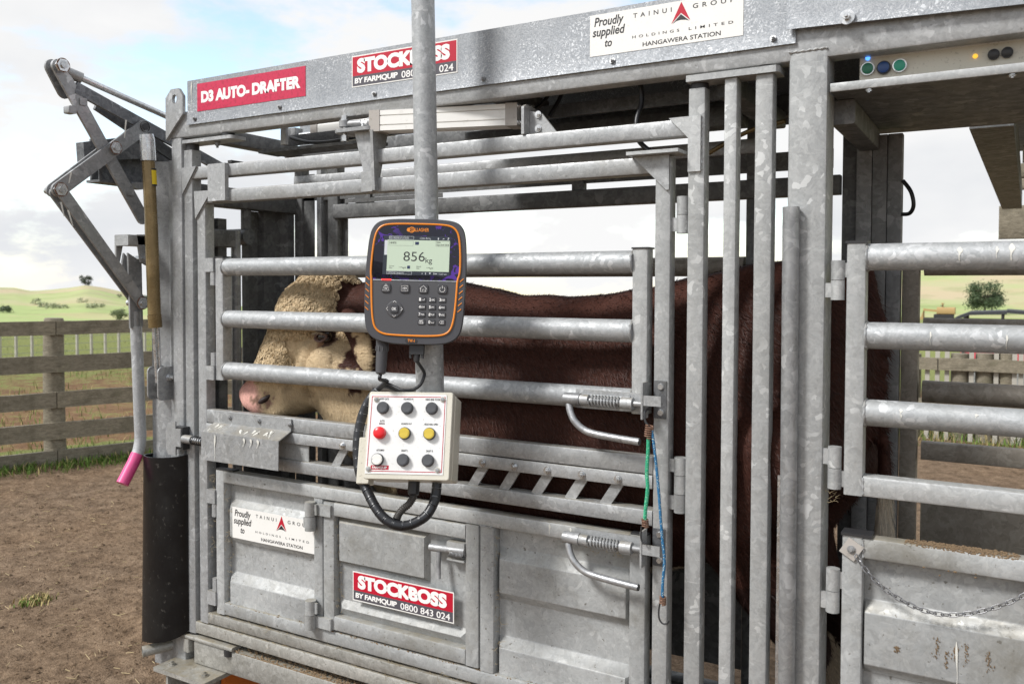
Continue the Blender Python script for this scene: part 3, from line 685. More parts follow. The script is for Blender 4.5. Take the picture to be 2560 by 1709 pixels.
wisps(inn, -2.29, -2.25, YF, YF+.02, .55, .9, 50, .02); wisps(rl, -.335, -.31, YF-.003, YF+.02, 1.05, 1.085, 12, .014); wisps(inn, -.9, -.8, YF-.02, YF-.004, .86, .885, 20, .02)

# weld beads where round rails meet the uprights
def weld_ring(parent, x, y, z, r):
    pts = [(x+.0012*math.sin(k*2.7), y+(r+.0008*math.sin(k*3.1))*math.cos(2*math.pi*k/26), z+(r+.0008*math.cos(k*2.3))*math.sin(2*math.pi*k/26)) for k in range(26)]
    MB().tube(pts, [.0026+.0007*math.sin(k*1.9) for k in range(26)], 6, closed=True).build('weld_bead', GT, parent)
for z in (1.582, 1.4135, 1.2445): weld_ring(ug, -2.2068, YF+.02, z, .0288); weld_ring(ug, -.7902, YF+.02, z, .0288)
for z in (1.586, 1.4195, 1.2545): weld_ring(rg, -.2592, YF+.02, z, .0290)
def weld_line(parent, p0, p1, r=.0022):
    p0, p1 = Vector(p0), Vector(p1); n = max(4, int((p1-p0).length/.004)); MB().tube([p0.lerp(p1, i/n)+Vector((.0007*math.sin(i*2.1), 0, .0007*math.cos(i*1.7))) for i in range(n+1)], [r*(.8+.3*math.sin(i*1.9)) for i in range(n+1)], 6).build('weld_bead', GT, parent)
weld_line(of, (-2.388, YF-.001, 1.824), (-2.32, YF-.001, 1.912)); weld_line(inn, (-2.326, YF-.001, 1.740), (-2.248, YF-.001, 1.829)); weld_line(of, (-.6185, YF-.001, 1.792), (-.6185, YF-.001, 1.914)); weld_line(crush, (-2.459, YF-.001, 2.008), (-2.376, YF-.001, 2.088))
weld_line(crush, (-.424, YF-.0025, 2.0335), (-.344, YF-.0025, 2.0345), .003); weld_line(rg, (-.2602, YF-.0005, 1.08), (-.2602, YF-.0005, 1.118)); weld_line(lg, (-1.221, YF-.0003, .878), (-1.18, YF-.0003, .878)); weld_line(rl, (-.2578, YF-.0003, .945), (-.2578, YF-.0003, .985))
for x0 in (-1.578,): weld_line(rm_parent if False else of, (x0+.002, YF-.009, 1.80), (x0+.002, YF-.009, 1.87))
# ================================================================== pneumatic cylinder on the squeeze frame
rm = thing('pneumatic_cylinder', 'pale aluminium pneumatic cylinder with bolted end caps above rail', 'cylinder', (-1.35, 1.98, 1.9))
A0, A1 = Vector((-1.585, 1.955, 1.990)), Vector((-1.175, 2.02, 1.980)); dv = (A1-A0).normalized()
def prof(p0, p1, h, name, m, groove=False, parent=rm):
    n = Vector((0, 0, 1)); s = (p1-p0).normalized().cross(n).normalized(); n = s.cross((p1-p0).normalized())
    r = h/2; pts = []
    if groove:
        base = [(-r, -r), (r, -r), (r, r), (-r, r)]
        g = .0035
        pts = [(-r, -r), (r, -r), (r, r), (-r, r), (-r, r*.52), (-r+g, r*.52), (-r+g, r*.40), (-r, r*.40), (-r, -r*.38), (-r+g, -r*.38), (-r+g, -r*.50), (-r, -r*.50)]
    else: pts = [(-r, -r), (r, -r), (r, r), (-r, r)]
    k = len(pts); vs = [p + (-s)*a*-1 + n*b for p in (p0, p1) for a, b in [(-q[0]*-1, q[1]) for q in pts]]
    return MB().add(vs, [tuple(range(k)), tuple(range(2*k-1, k-1, -1))] + [(i, k+i, k+(i+1) % k, (i+1) % k) for i in range(k)]).build(name, m, parent, None, 30)
ALU = speck('anodised_aluminium', (.82, .81, .78), (.45, .44, .38), .38, 40, .25, metal=.1); ALU2 = speck('cast_end_cap', (.42, .39, .36), (.25, .23, .2), .5, 80, .5)
def side_off(p): return p
# barrel is grooved on the camera side
S_ = dv.cross(Vector((0, 0, 1))).normalized()
if S_.y > 0: S_ = -S_
U_ = Vector((0, 0, 1))
def barrel(p0, p1, h, groove):
    r = h/2; g = .004
    sec = [(r, -r), (-r, -r), (-r, r), (r, r)]
    if groove: sec = [(r, -r), (-r, -r), (-r, r), (r, r), (r, r*.54), (r-g, r*.54), (r-g, r*.42), (r, r*.42), (r, -r*.40), (r-g, -r*.40), (r-g, -r*.52), (r, -r*.52)]
    k = len(sec); vs = [p + S_*a + U_*b for p in (p0, p1) for a, b in sec]
    return MB().add(vs, [tuple(range(k)), tuple(range(2*k-1, k-1, -1))] + [(i, k+i, k+(i+1) % k, (i+1) % k) for i in range(k)])
barrel(A0+dv*.034, A1, .0565, True).build('barrel', ALU, rm, None, 30)
barrel(A0, A0+dv*.0335, .060, False).build('end_cap', ALU2, rm, None, 30)
barrel(A1+dv*.0005, A1+dv*.034, .060, False).build('end_cap', ALU2, rm, None, 30)
MB().tube([A0, A0-dv*.016], .017, 18).build('gland', GL, rm)
MB().tube([A0-dv*.014, A0-dv*.04], .0072, 12).build('piston_rod', ZB, rm)
MB().tube([A0-dv*.032, A0-dv*.040], .0105, 6).build('lock_nut', ZB, rm)
MB().tube([A0-dv*.04, A0-dv*.085], [.011, .0095], 14).build('rod_end', GL, rm)
e = A0-dv*.098
MB().tube([e-Vector((0, 0, .009)), e+Vector((0, 0, .009))], .0165, 18).build('rod_eye', GL, rm)
eb = MB(); eb.tube([e+Vector((0, 0, .009)), e+Vector((0, 0, .013))], .0125, 16); eb.tube([e+Vector((0, 0, .013)), e+Vector((0, 0, .024))], .0115, 6); eb.tube([e-Vector((0, 0, .05)), e], .006, 10); eb.tube([e-Vector((0, 0, .05)), e-Vector((0, 0, .034))], .0115, 6)
eb.build('eye_bolt', ZB, rm)
MB().prism(rrect(e.x-.028, -1.572, e.y-.022, 2.0, .02, 4), 'z', e.z-.027, e.z-.0165).build('arm_top_plate', GL, rm)
MB().prism([(-1.647, 1.965), (-1.577, 1.965), (-1.577, 1.80), (-1.600, 1.80)], 'y', YF-.008, YF-.0015).build('arm_web', GL, rm)
MB().prism([(1.925, 1.9645), (1.995, 1.9645), (1.949, 1.795), (1.935, 1.795)], 'x', -1.5765, -1.567).build('arm_flange', GT, rm)
MB().box(-1.617, -1.5775, YF-.0145, YF-.0082, 1.7925, 1.85).build('arm_foot', GT, rm)
for sgn in (-1, 1):
    c = A1+dv*.05+U_*(sgn*.019); MB().tube([c-dv*.014, c+dv*.02], .010, 14).build('clevis_ear', ZB, rm)
MB().tube([A1+dv*.052-U_*.022, A1+dv*.052+U_*.022], .012, 16).build('clevis_pin', ZB, rm)
for a, b in ((1, 1), (1, -1)):
    c = A1+dv*.034+S_*.022*a+U_*.022*b; MB().bolt(c, dv, .0055, .006).build('cap_bolt', ZB, rm)
mp_ = A1+dv*.085
MB().prism([(1.945, 1.9145), (2.05, 1.9145), (2.05, 1.985), (1.96, 1.992), (1.945, 1.985)], 'x', mp_.x-.004, mp_.x+.004).build('mount_plate', GT, rm)
MB().prism([(mp_.x+.0045, 1.9145), (mp_.x+.085, 1.9145), (mp_.x+.04, 1.968), (mp_.x+.0045, 1.978)], 'y', 1.975, 1.982).build('mount_gusset', GT, rm)
for z in (1.93, 1.966): MB().bolt((mp_.x+.03, 1.974, z), (0, -1, 0), .007, .006).build('mount_bolt', ZB, rm)
# second cylinder and hoses deeper inside
r2 = thing('far_pneumatic_cylinder', 'second cylinder half hidden under the beam behind black hose', 'cylinder', (-1.95, 2.2, 1.98))
b0, b1 = Vector((-2.0, 2.20, 2.035)), Vector((-1.72, 2.20, 2.035))
MB().rhs('x', b0.x, b1.x, 2.17, 2.23, 2.005, 2.06).build('barrel', ALU, r2); MB().rhs('x', b0.x-.03, b0.x-.001, 2.168, 2.232, 2.003, 2.062).build('end_cap', ALU2, r2)
MB().tube([b0-Vector((.03, 0, 0)), b0-Vector((.12, 0, 0))], .01, 12).build('piston_rod', ZB, r2); MB().rhs('z', -2.15, -2.11, 2.18, 2.22, 2.01, 2.06, .004).build('rod_fork', GL, r2)
HOSE = mat('black_hose', (.012, .012, .014), .4)
def hose(name, label, pts, r, mat_=HOSE, n=6, grp=None):
    o = MB().tube(spline(pts, n), r, 10).build(name, mat_); return tag(o, label, 'hose', grp)
hose('air_hose', 'black air hose drooping below beam near the left end', [(-2.1, 2.15, 2.02), (-1.98, 2.12, 1.99), (-1.85, 2.11, 1.985), (-1.7, 2.12, 2.01), (-1.62, 2.15, 2.05)], .006)
hose('air_hose', 'black hose hanging behind the right end of the top rail', [(-.80, 2.02, 2.04), (-.795, 2.02, 1.98), (-.80, 2.0, 1.93), (-.79, 1.99, 1.88), (-.748, 1.985, 1.842)], .0065)
hose('air_hose', 'left of the two black hoses rising behind the cylinder', [(-1.10, 2.12, 2.06), (-1.12, 2.10, 2.02), (-1.16, 2.08, 1.99)], .0055)
hose('air_hose', 'right of the two black hoses rising behind the cylinder', [(-1.06, 2.12, 2.06), (-1.07, 2.1, 2.02), (-1.085, 2.08, 1.98)], .0055)
hose('air_hose', 'black hose stub curling beside the far box post', [(-.242, 2.46, 1.80), (-.222, 2.45, 1.77), (-.215, 2.45, 1.735), (-.225, 2.46, 1.715), (-.246, 2.47, 1.714)], .0052)
hose('conduit', 'yellowed conduit crossing behind the vertical pivot bars', [(-.72, 2.30, 1.88), (-.60, 2.28, 1.93), (-.50, 2.26, 1.945)], .006, BRASS)

# ================================================================== head-bail linkage at the left end
LX = -2.60
lk = thing('head_bail_linkage', 'grey steel crossed lever linkage sticking out of left end', 'lever linkage', (LX, 1.8, 1.8))
def L2(px_, py_, x=LX): return atX(px_, py_, x)
def flatbar(name, P, Q, w, x, t=.008, m=GL, rad=True, parent=lk):
    # rounded flat bar in the plane x = const
    P, Q = Vector((P.y, P.z)), Vector((Q.y, Q.z)); d = (Q-P).normalized(); n = Vector((-d.y, d.x)); r = w/2; poly = []
    a0 = math.atan2(n.y, n.x)
    for k in range(9): a = a0+math.pi*k/8; poly.append((P.x+r*math.cos(a), P.y+r*math.sin(a)))
    for k in range(9): a = a0+math.pi+math.pi*k/8; poly.append((Q.x+r*math.cos(a), Q.y+r*math.sin(a)))
    return MB().prism(poly, 'x', x-t/2, x+t/2).build(name, m, parent)
J1, J2, J3, J4, J5 = L2(145, 166), L2(277, 371), L2(140, 475), L2(354, 318), L2(356, 545)
flatbar('long_arm', J1, J5, .044, LX, .010); flatbar('long_arm', J1, L2(175, 225), .05, LX-.03, .008)
flatbar('cross_arm', J3, J4, .046, LX+.012, .010); flatbar('cross_arm', J3, J2, .042, LX-.02, .008)
L5 = L2(344, 757)
flatbar('lower_arm', J3, L5, .038, LX+.023, .008); flatbar('lower_arm', J3+Vector((0, .0, -.01)), L5, .036, LX-.006, .008)
for p in (J1, J2, J3, L5):
    MB().tube([(LX+.016, p.y, p.z), (LX+.030, p.y, p.z)], .021, 6).build('pivot_nut', ZB, lk); MB().tube([(LX-.05, p.y, p.z), (LX+.036, p.y, p.z)], .0105, 12).build('pivot_pin', ZB, lk)
    MB().tube([(LX+.0275, p.y, p.z), (LX+.0282, p.y, p.z)], .0228, 16).build('rust_ring', RUST, lk)
MB().tube([(LX+.017, J4.y, J4.z), (LX+.021, J4.y, J4.z)], .018, 18, False).tube([(LX+.021, J4.y, J4.z), (LX+.0212, J4.y, J4.z)], .012, 14).build('pivot_hole', PLAST, lk)
# tie rod and tie bar running back across the end
MB().tube([J1+Vector((-.015, .02, -.005)), L2(204, 196)], .018, 12).build('rod_fork', GL, lk)
MB().tube([L2(200, 194), L2(421, 293), atX(470, 318, LX)], .0105, 12).build('tie_rod', ZB, lk)
MB().bar(L2(188, 219), atX(575, 432, LX-.02), .038, .012, (0, 0, 1)).build('tie_bar', GD, lk)
MB().bar(L2(240, 260, LX-.05), atX(440, 395, LX-.05), .040, .012, (0, 0, 1)).build('tie_bar', GD, lk)
for px_, py_ in ((178, 275), (205, 255), (322, 480), (345, 465)):
    q = L2(px_, py_); MB().rhs('x', LX-.02, LX+.009, q.y-.013, q.y+.013, q.z-.012, q.z+.012, .004).build('guide_tab', GL, lk)
# channel bracket box behind the arms
q0, q1 = L2(262, 408), L2(424, 472)
MB().box(LX-.10, LX-.03, q0.y, q1.y+.12, q1.z, q1.z+.008).build('bracket_box', GD, lk); MB().box(LX-.035, LX-.03, q0.y, q0.y+.012, q1.z+.009, q0.z+.07).build('bracket_box', GD, lk)
MB().box(LX-.10, LX-.092, q0.y+.013, q1.y+.12, q1.z+.0085, q0.z+.09).build('bracket_box', GD, lk)
MB().prism([(L2(232, 352).y, L2(232, 352).z), (2.06, 2.07), (2.06, 1.98), (L2(235, 385).y, L2(235, 385).z-.02)], 'x', LX-.09, LX-.05).build('bracket_box', GD, lk)
# clevis, swinging lever with handle and pink grip
lv = thing('bail_lever', 'hanging steel lever pipe with bright pink rubber grip', 'lever', (LX, 1.93, 1.6))
def quad(pts, x0, x1, name, m, parent): return MB().prism([(p.y, p.z) for p in pts], 'x', x0, x1).build(name, m, parent)
quad([L2(325, 587), L2(356, 587), L2(357, 652), L2(350, 664), L2(335, 655)], LX+.028, LX+.036, 'clevis_plate', GT, lv)
quad([L2(303, 587), L2(325, 587), L2(312, 660), L2(304, 650)], LX-.036, LX-.028, 'clevis_plate', GT, lv)
MB().rhs('y', LX-.036, LX+.036, L2(303, 587).y, 2.03, L2(330, 615).z, L2(330, 588).z, .004).build('clevis_arm', GT, lv)
bl = L2(349, 647); MB().tube([(LX+.036, bl.y, bl.z), (LX+.052, bl.y, bl.z)], .022, 6).build('pivot_nut', ZB, lv); MB().tube([(LX-.04, bl.y, bl.z), (LX+.057, bl.y, bl.z)], .011, 12).build('pivot_pin', ZB, lv)
quad([L2(316, 632), L2(350, 655), L2(352, 745), L2(354, 815), L2(322, 820), L2(320, 745)], LX+.001, LX+.009, 'lever_plate', GL, lv)
quad([L2(316, 632), L2(330, 650), L2(326, 690), L2(306, 690)], LX-.020, LX-.012, 'lever_plate', GL, lv)
MB().tube([L2(339, 778), L2(340, 828)], .017, 14).build('pipe_socket', GL, lv)
pp = [L2(340, 815), L2(344, 900), L2(347, 980), L2(350, 1060), L2(351, 1095), L2(347, 1122), L2(340, 1142), L2(331, 1162)]
MB().tube(spline(pp, 5), .0195, 18).build('lever_pipe', GR, lv)
PINK = speck('pink_rubber', (.72, .09, .27), (.5, .05, .18), .35, 40, .4)
MB().tube([L2(343, 1134), L2(334, 1155), L2(306, 1209)], [.0205, .021, .021], 20).build('rubber_grip', PINK, lv)
# bronze gas strut on the channel post
gs = thing('gas_strut', 'bronze gas strut with bright cap standing beside the channel post', 'strut', (-2.56, 1.97, 1.2))
SX = -2.50
MB().tube([L2(366, 336, SX), L2(368, 350, SX), L2(371, 402, SX)], [.022, .0245, .0245], 20).build('top_cap', ZB, gs)
MB().tube([L2(371, 403, SX), L2(378, 560, SX)], .0205, 20).build('upper_barrel', BRASS, gs)
MB().tube([L2(378, 560, SX), L2(386, 786, SX)], .0212, 20).build('lower_barrel', BRASS, gs)
MB().tube([L2(386, 786, SX), L2(388.5, 818, SX)], .0225, 20).build('gland', BRASS, gs)
for dx in (-5, 5): MB().tube([L2(389+dx, 818, SX), L2(397+dx*.8, 956, SX)], .0062, 10).build('piston_rod', ZB, gs)
for xx, m in ((SX+.022, GL), (SX-.030, GL)):
    c = L2(410, 955, SX); MB().prism(rrect(c.y-.045, c.y+.03, c.z-.058, c.z+.055, .018, 4), 'x', xx, xx+.006).build('bracket_ear', m, gs)
c = L2(410, 955, SX); MB().bolt((SX+.0285, c.y+.0, c.z+.018), (1, 0, 0), .011, .012).build('bracket_bolt', ZB, gs)
YEL = mat('yellow_label', (.75, .55, .02), .4)
lab = MB()
for k in range(9):
    pass
p_a, p_b = L2(374, 422, SX), L2(376.5, 466, SX)
def wrap_label(a0, a1, r, z_in, name, m, parent):
    ax0, ax1 = p_a.lerp(p_b, z_in), p_a.lerp(p_b, 1-z_in); d = (ax1-ax0).normalized(); vs = []
    c_ = Vector((0, 0, EYE))-p_a; c_ = (c_-d*c_.dot(d)).normalized(); s_2 = d.cross(c_)
    for k in range(7):
        a = math.radians(a0+(a1-a0)*k/6); off = (c_*math.cos(a)+s_2*math.sin(a))*r; vs += [ax0+off, ax1+off]
    return MB().add(vs, [(2*k, 2*k+1, 2*k+3, 2*k+2) for k in range(6)]).build(name, m, parent)
sgn = 1
lb = wrap_label(-75, -5, .0216, 0, 'strut_label', INK, gs); wrap_label(-68, -14, .0219, .10, 'label_print', YEL, lb)

# black split-pipe flap hanging at the lower left
fl = MB(); cx, cy = -2.487, 1.955; n = 22; vs = []
def flap_pt(a, z, r): return (cx + r*1.0*math.cos(a)*1.0, cy - .055*math.sin(a)*(r/.105), z)
zt = [.935, .62, .28]
for r in (.107, .1015):
    for i, z in enumerate((.935, .6, .285)):
        for k in range(n+1):
            a = math.radians(200 - 205*k/n); p = flap_pt(a, z, r)
            lean = -.012*(i)
            zz = z + (.022*(k/n)**2 if i == 0 else 0) + ((.082*(k/n)**2.2) if i == 2 else 0)
            vs.append((p[0]+lean*(1-k/n), p[1], zz))
m_ = n+1; fs = []
for s in range(2):
    for i in range(2):
        for k in range(n): fs.append((s*3*m_+i*m_+k, s*3*m_+i*m_+k+1, s*3*m_+(i+1)*m_+k+1, s*3*m_+(i+1)*m_+k))
for i in (0, 2):
    for k in range(n): fs.append((i*m_+k, i*m_+k+1, 3*m_+i*m_+k+1, 3*m_+i*m_+k))
for k in (0, n):
    for i in range(2): fs.append((i*m_+k, (i+1)*m_+k, 3*m_+(i+1)*m_+k, 3*m_+i*m_+k))
tag(fl.add(vs, fs).build('rubber_flap', RUB), 'black half-round rubber flap hanging at the lower left corner', 'flap')

# ================================================================== pole, weigh indicator, control box
pole = thing('mounting_pole', 'round galvanised pole carrying the weigh indicator and control box', 'pole', (at(1077, 1000, 1.80).x, 1.80, 1.0))
pt, pb, pm = at(1056.5, -40, 1.80), at(1073.5, 905, 1.80), at(1068, 560, 1.80)
MB().tube([pt + (pt-pb)*.3, pb], .0297, 32).build('upper_tube', GR, pole)
MB().tube([at(1072, 830, 1.80), at(1077, 1060, 1.80)], .0362, 32).build('lower_tube', GT, pole)

ptop = pt + (pt-pb)*.28
MB().tube(spline([tuple(ptop), (ptop.x+.3, 1.93, ptop.z), (-.45, 2.2, ptop.z), (-.40, 2.22, ptop.z-.03), (-.40, 2.22, 2.192)], 6), .024, 18).build('support_arm', GT, pole)
def orient(yaw, tilt, roll=0):
    # local: x right, -y towards viewer, z up
    return Matrix.Rotation(math.radians(yaw), 3, 'Z') @ Matrix.Rotation(math.radians(-tilt), 3, 'X') @ Matrix.Rotation(math.radians(roll), 3, 'Y')
# --- weigh indicator
ic = at(1038, 703, 1.70)
ind = thing('weigh_indicator', 'dark grey weigh scale indicator reading 856 kg on the pole', 'weigh indicator', ic, orient(27, 7, 1.2))
K = .0002242
def IP(x, y): return ((x-688)*K, -(y-790)*K)
def chaikin(p, it=3):
    for _ in range(it):
        q = []
        for i in range(len(p)):
            a, b = p[i], p[(i+1) % len(p)]; q += [(a[0]*.75+b[0]*.25, a[1]*.75+b[1]*.25), (a[0]*.25+b[0]*.75, a[1]*.25+b[1]*.75)]
        p = q
    return p
outl = chaikin([IP(*p) for p in [(420, 100), (690, 97), (960, 100), (1130, 125), (1205, 210), (1228, 330), (1240, 500), (1242, 760), (1235, 1060), (1222, 1250), (1190, 1375), (1105, 1450), (940, 1478), (690, 1482), (440, 1478), (270, 1440), (180, 1360), (148, 1250), (134, 1060), (130, 760), (140, 500), (155, 330), (180, 210), (255, 125)]])
inl = chaikin([IP(*p) for p in [(420, 155), (690, 152), (960, 155), (1075, 172), (1140, 230), (1165, 330), (1180, 500), (1182, 700), (1155, 765), (1152, 900), (1140, 1120), (1120, 1260), (1085, 1340), (1010, 1380), (870, 1390), (690, 1392), (480, 1388), (350, 1378), (265, 1325), (232, 1220), (215, 1060), (205, 900), (200, 765), (188, 700), (196, 500), (212, 330), (240, 230), (300, 172)]])
CASE = speck('charcoal_case', (.060, .060, .068), (.035, .035, .04), .5, 400, .5); FACE = speck('keypad_membrane', (.072, .072, .078), (.05, .05, .055), .55, 500, .4)
def shell(b, poly, ys, scl):
    n = len(poly); vs = []
    for y, s in zip(ys, scl):
        for p in poly: vs.append((p[0]*s, y, p[1]*s))
    fs = [(i*n+k, i*n+(k+1) % n, (i+1)*n+(k+1) % n, (i+1)*n+k) for i in range(len(ys)-1) for k in range(n)] + [tuple(range(n)), tuple(range(len(ys)*n-1, (len(ys)-1)*n-1, -1))]
    return b.add(vs, fs)
shell(MB(), outl, [.062, .05, .02, .006, .0], [.90, .965, .985, 1.0, .985]).build('case', CASE, ind, None, 50)
def band(b, poly, s0, s1, y0, y1):
    n = len(poly); c = [(p[0]*s0, p[1]*s0) for p in poly]; d = [(p[0]*s1, p[1]*s1) for p in poly]
    return b.ring_plate(c, d, 'y', y0, y1)
OR_ = mat('orange_trim', (.80, .25, .015), .38)
MB().tube([(p[0]*.985, -.001, p[1]*.988) for p in inl], .0024, 8, closed=True).build('trim_ring', OR_, ind)
shell(MB(), [(p[0]*.985, p[1]*.988) for p in inl], [.001, -.0006], [1, 1]).build('front_face', FACE, ind)
# display glass with printed purple feathers
GLASS = mat('display_glass', (.008, .006, .016), .12)
def _gl():
    t = NT(GLASS); co = t.co(); n = t.noise(co, 38, 3, .5, 1.6); m2 = t.rng(n.outputs[0], .555, .59); big = t.rng(t.noise(co, 11, 2).outputs[0], .40, .52)
    t.l(t.mix(t.math('MULTIPLY', m2, big), (.006, .005, .015), (.075, .02, .28)), t.b.inputs['Base Color'])
_gl()
ztop = IP(0, 778)[1]
gp = [p for p in [(q[0]*.968, q[1]*.972) for q in inl] if p[1] > ztop]
gp.sort(key=lambda p: math.atan2(p[1]-IP(0, 560)[1], p[0])); 
xl, xr = min(p[0] for p in gp), max(p[0] for p in gp)
gp = [(IP(1147, 0)[0], ztop)] + [p for p in gp if p[1] > ztop+.001] + [(IP(222, 0)[0], ztop)]
dg_ = flat(MB(), gp, -.0011).build('display_glass', GLASS, ind)
MB().box(IP(225, 0)[0], IP(1140, 0)[0], -.0016, -.0008, IP(0, 786)[1], IP(0, 779)[1]).build('divider_line', ZB, ind)
REDL = mat('red_lamp', (.8, .02, .02), .3, Emission_Color=(1, .03, .03, 1), Emission_Strength=2.)
MB().box(IP(320, 0)[0], IP(425, 0)[0], -.0019, -.0012, IP(0, 787)[1], IP(0, 772)[1]).build('alarm_lamp', REDL, ind)
LCD = mat('lcd_pale_green', (.47, .56, .44), .35, Emission_Color=(.47, .56, .44, 1), Emission_Strength=.12); LCDK = mat('lcd_dark_bar', (.022, .028, .04), .3); LCDW = mat('lcd_white_print', (.6, .63, .66), .4); NAVY = mat('lcd_navy', (.02, .035, .09), .4)
def IR(m, x0, x1, y0, y1, name, y, parent): 
    a, b = IP(x0, y1), IP(x1, y0); return MB().box(a[0], b[0], y-.0003, y+.0003, a[1], b[1]).build(name, m, parent)
bar_ = IR(LCDK, 325, 1058, 295, 722, 'screen_surround', -.0014, ind)
scr = IR(LCD, 367, 1053, 340, 682, 'screen', -.0019, ind)
IR(LCDW, 337, 367, 346, 508, 'screen_tab', -.0019, ind); IR(LCDK, 331, 369, 508, 668, 'screen_tab', -.0022, ind)
def IT(s, x0, x1, y0, y1, m, parent, y=-.0024, bold=0., shear=0., sp=1., keep=False):
    a, b = IP(x0, y1), IP(x1, y0); return put_text(MB(), s, a[0], b[0], a[1], b[1], y, bold, shear, sp, keep).build('lettering', m, parent)
IT('856', 550, 785, 468, 572, INK, scr, bold=-.004); IT('kg', 793, 866, 530, 606, INK, scr)
IT('14/476', 392, 466, 360, 385, INK, scr, bold=.004); IT('Notes', 908, 950, 352, 366, INK, scr, bold=.02); IT('Expo bull 2016', 908, 1042, 376, 402, INK, scr, bold=.004)
IT('Current', 398, 450, 622, 636, INK, scr); IT('Gain', 398, 430, 642, 656, INK, scr); IT('*.**kg/d', 503, 580, 634, 658, INK, scr); IT('Overall', 696, 746, 622, 636, INK, scr); IT('Gain', 696, 728, 642, 656, INK, scr); IT('*.**kg/d', 803, 878, 634, 658, INK, scr)
def outline_box(x0, x1, y0, y1, w, m, y, parent, name='screen_box'):
    a, b = IP(x0, y1), IP(x1, y0); o = rrect(a[0], b[0], a[1], b[1], .001, 2); i = rrect(a[0]+w, b[0]-w, a[1]+w, b[1]-w, .0006, 2); return MB().ring_plate(o, i, 'y', y-.0002, y).build(name, m, parent)
outline_box(383, 652, 346, 403, .00035, GRYINK, -.0022, scr); outline_box(898, 1047, 346, 404, .0003, GRYINK, -.0022, scr)
outline_box(383, 656, 298, 334, .0006, LCDW, -.0018, bar_); outline_box(372, 648, 684, 718, .0006, LCDW, -.0018, bar_)
IT('EID 982000101373530', 390, 600, 306, 326, LCDW, bar_, -.0019); IT('LOAD: 854 kg', 722, 842, 309, 333, LCDW, bar_, -.0019); IT('?', 1025, 1044, 306, 332, LCDW, bar_, -.0019, .02)
IT('OPTIONS: Session A', 384, 558, 692, 711, LCDW, bar_, -.0019); IT('12:47 am', 945, 1028, 697, 715, LCDW, bar_, -.0019); IT('A', 754, 770, 697, 713, LCDW, bar_, -.0019)
IR(LCDW, 919, 931, 309, 331, 'screen_icon', -.0018, bar_); IR(NAVY, 673, 713, 358, 390, 'screen_icon', -.0023, scr); IR(NAVY, 595, 626, 622, 655, 'screen_icon', -.0023, scr)
flat(MB(), [IP(965, 328), IP(985, 312), IP(992, 325), IP(978, 322)], -.0019).build('screen_icon', LCDW, bar_)
flat(MB(), [IP(846, 712), IP(833, 697), IP(846, 692), IP(859, 697)], -.0019).build('screen_icon', LCDW, bar_); IR(LCDW, 795, 803, 695, 714, 'screen_icon', -.0018, bar_); IR(LCDW, 886, 894, 695, 714, 'screen_icon', -.0018, bar_); IR(LCDW, 900, 925, 701, 709, 'screen_icon', -.0018, bar_)
# maker's name with two-lobed emblem
vs_, fs_ = text2d('ALLAGHER', .012, 0., .95); 
lg_ = MB(); put_text(lg_, 'ALLAGHER', *[IP(643, 0)[0], IP(818, 0)[0]], IP(0, 244)[1], IP(0, 205)[1], -.0019, .012); put_text(lg_, 'G', IP(618, 0)[0], IP(645, 0)[0], IP(0, 245)[1], IP(0, 208)[1], -.0022, .015)
nm = lg_.build('maker_lettering', OR_, dg_)
eo = IP(628, 226); MB().ring_plate([(eo[0]+.0078*math.cos(i*.35), eo[1]+.0072*math.sin(i*.35)) for i in range(18)], [(eo[0]+.0058*math.cos(i*.35), eo[1]+.0052*math.sin(i*.35)) for i in range(18)], 'y', -.0018, -.0014).build('maker_emblem', OR_, dg_)
e2 = IP(593, 226); flat(MB(), [(e2[0]+.0042*math.cos(i*.45), e2[1]+.0048*math.sin(i*.45)) for i in range(14)], -.0016).build('maker_emblem', OR_, dg_)
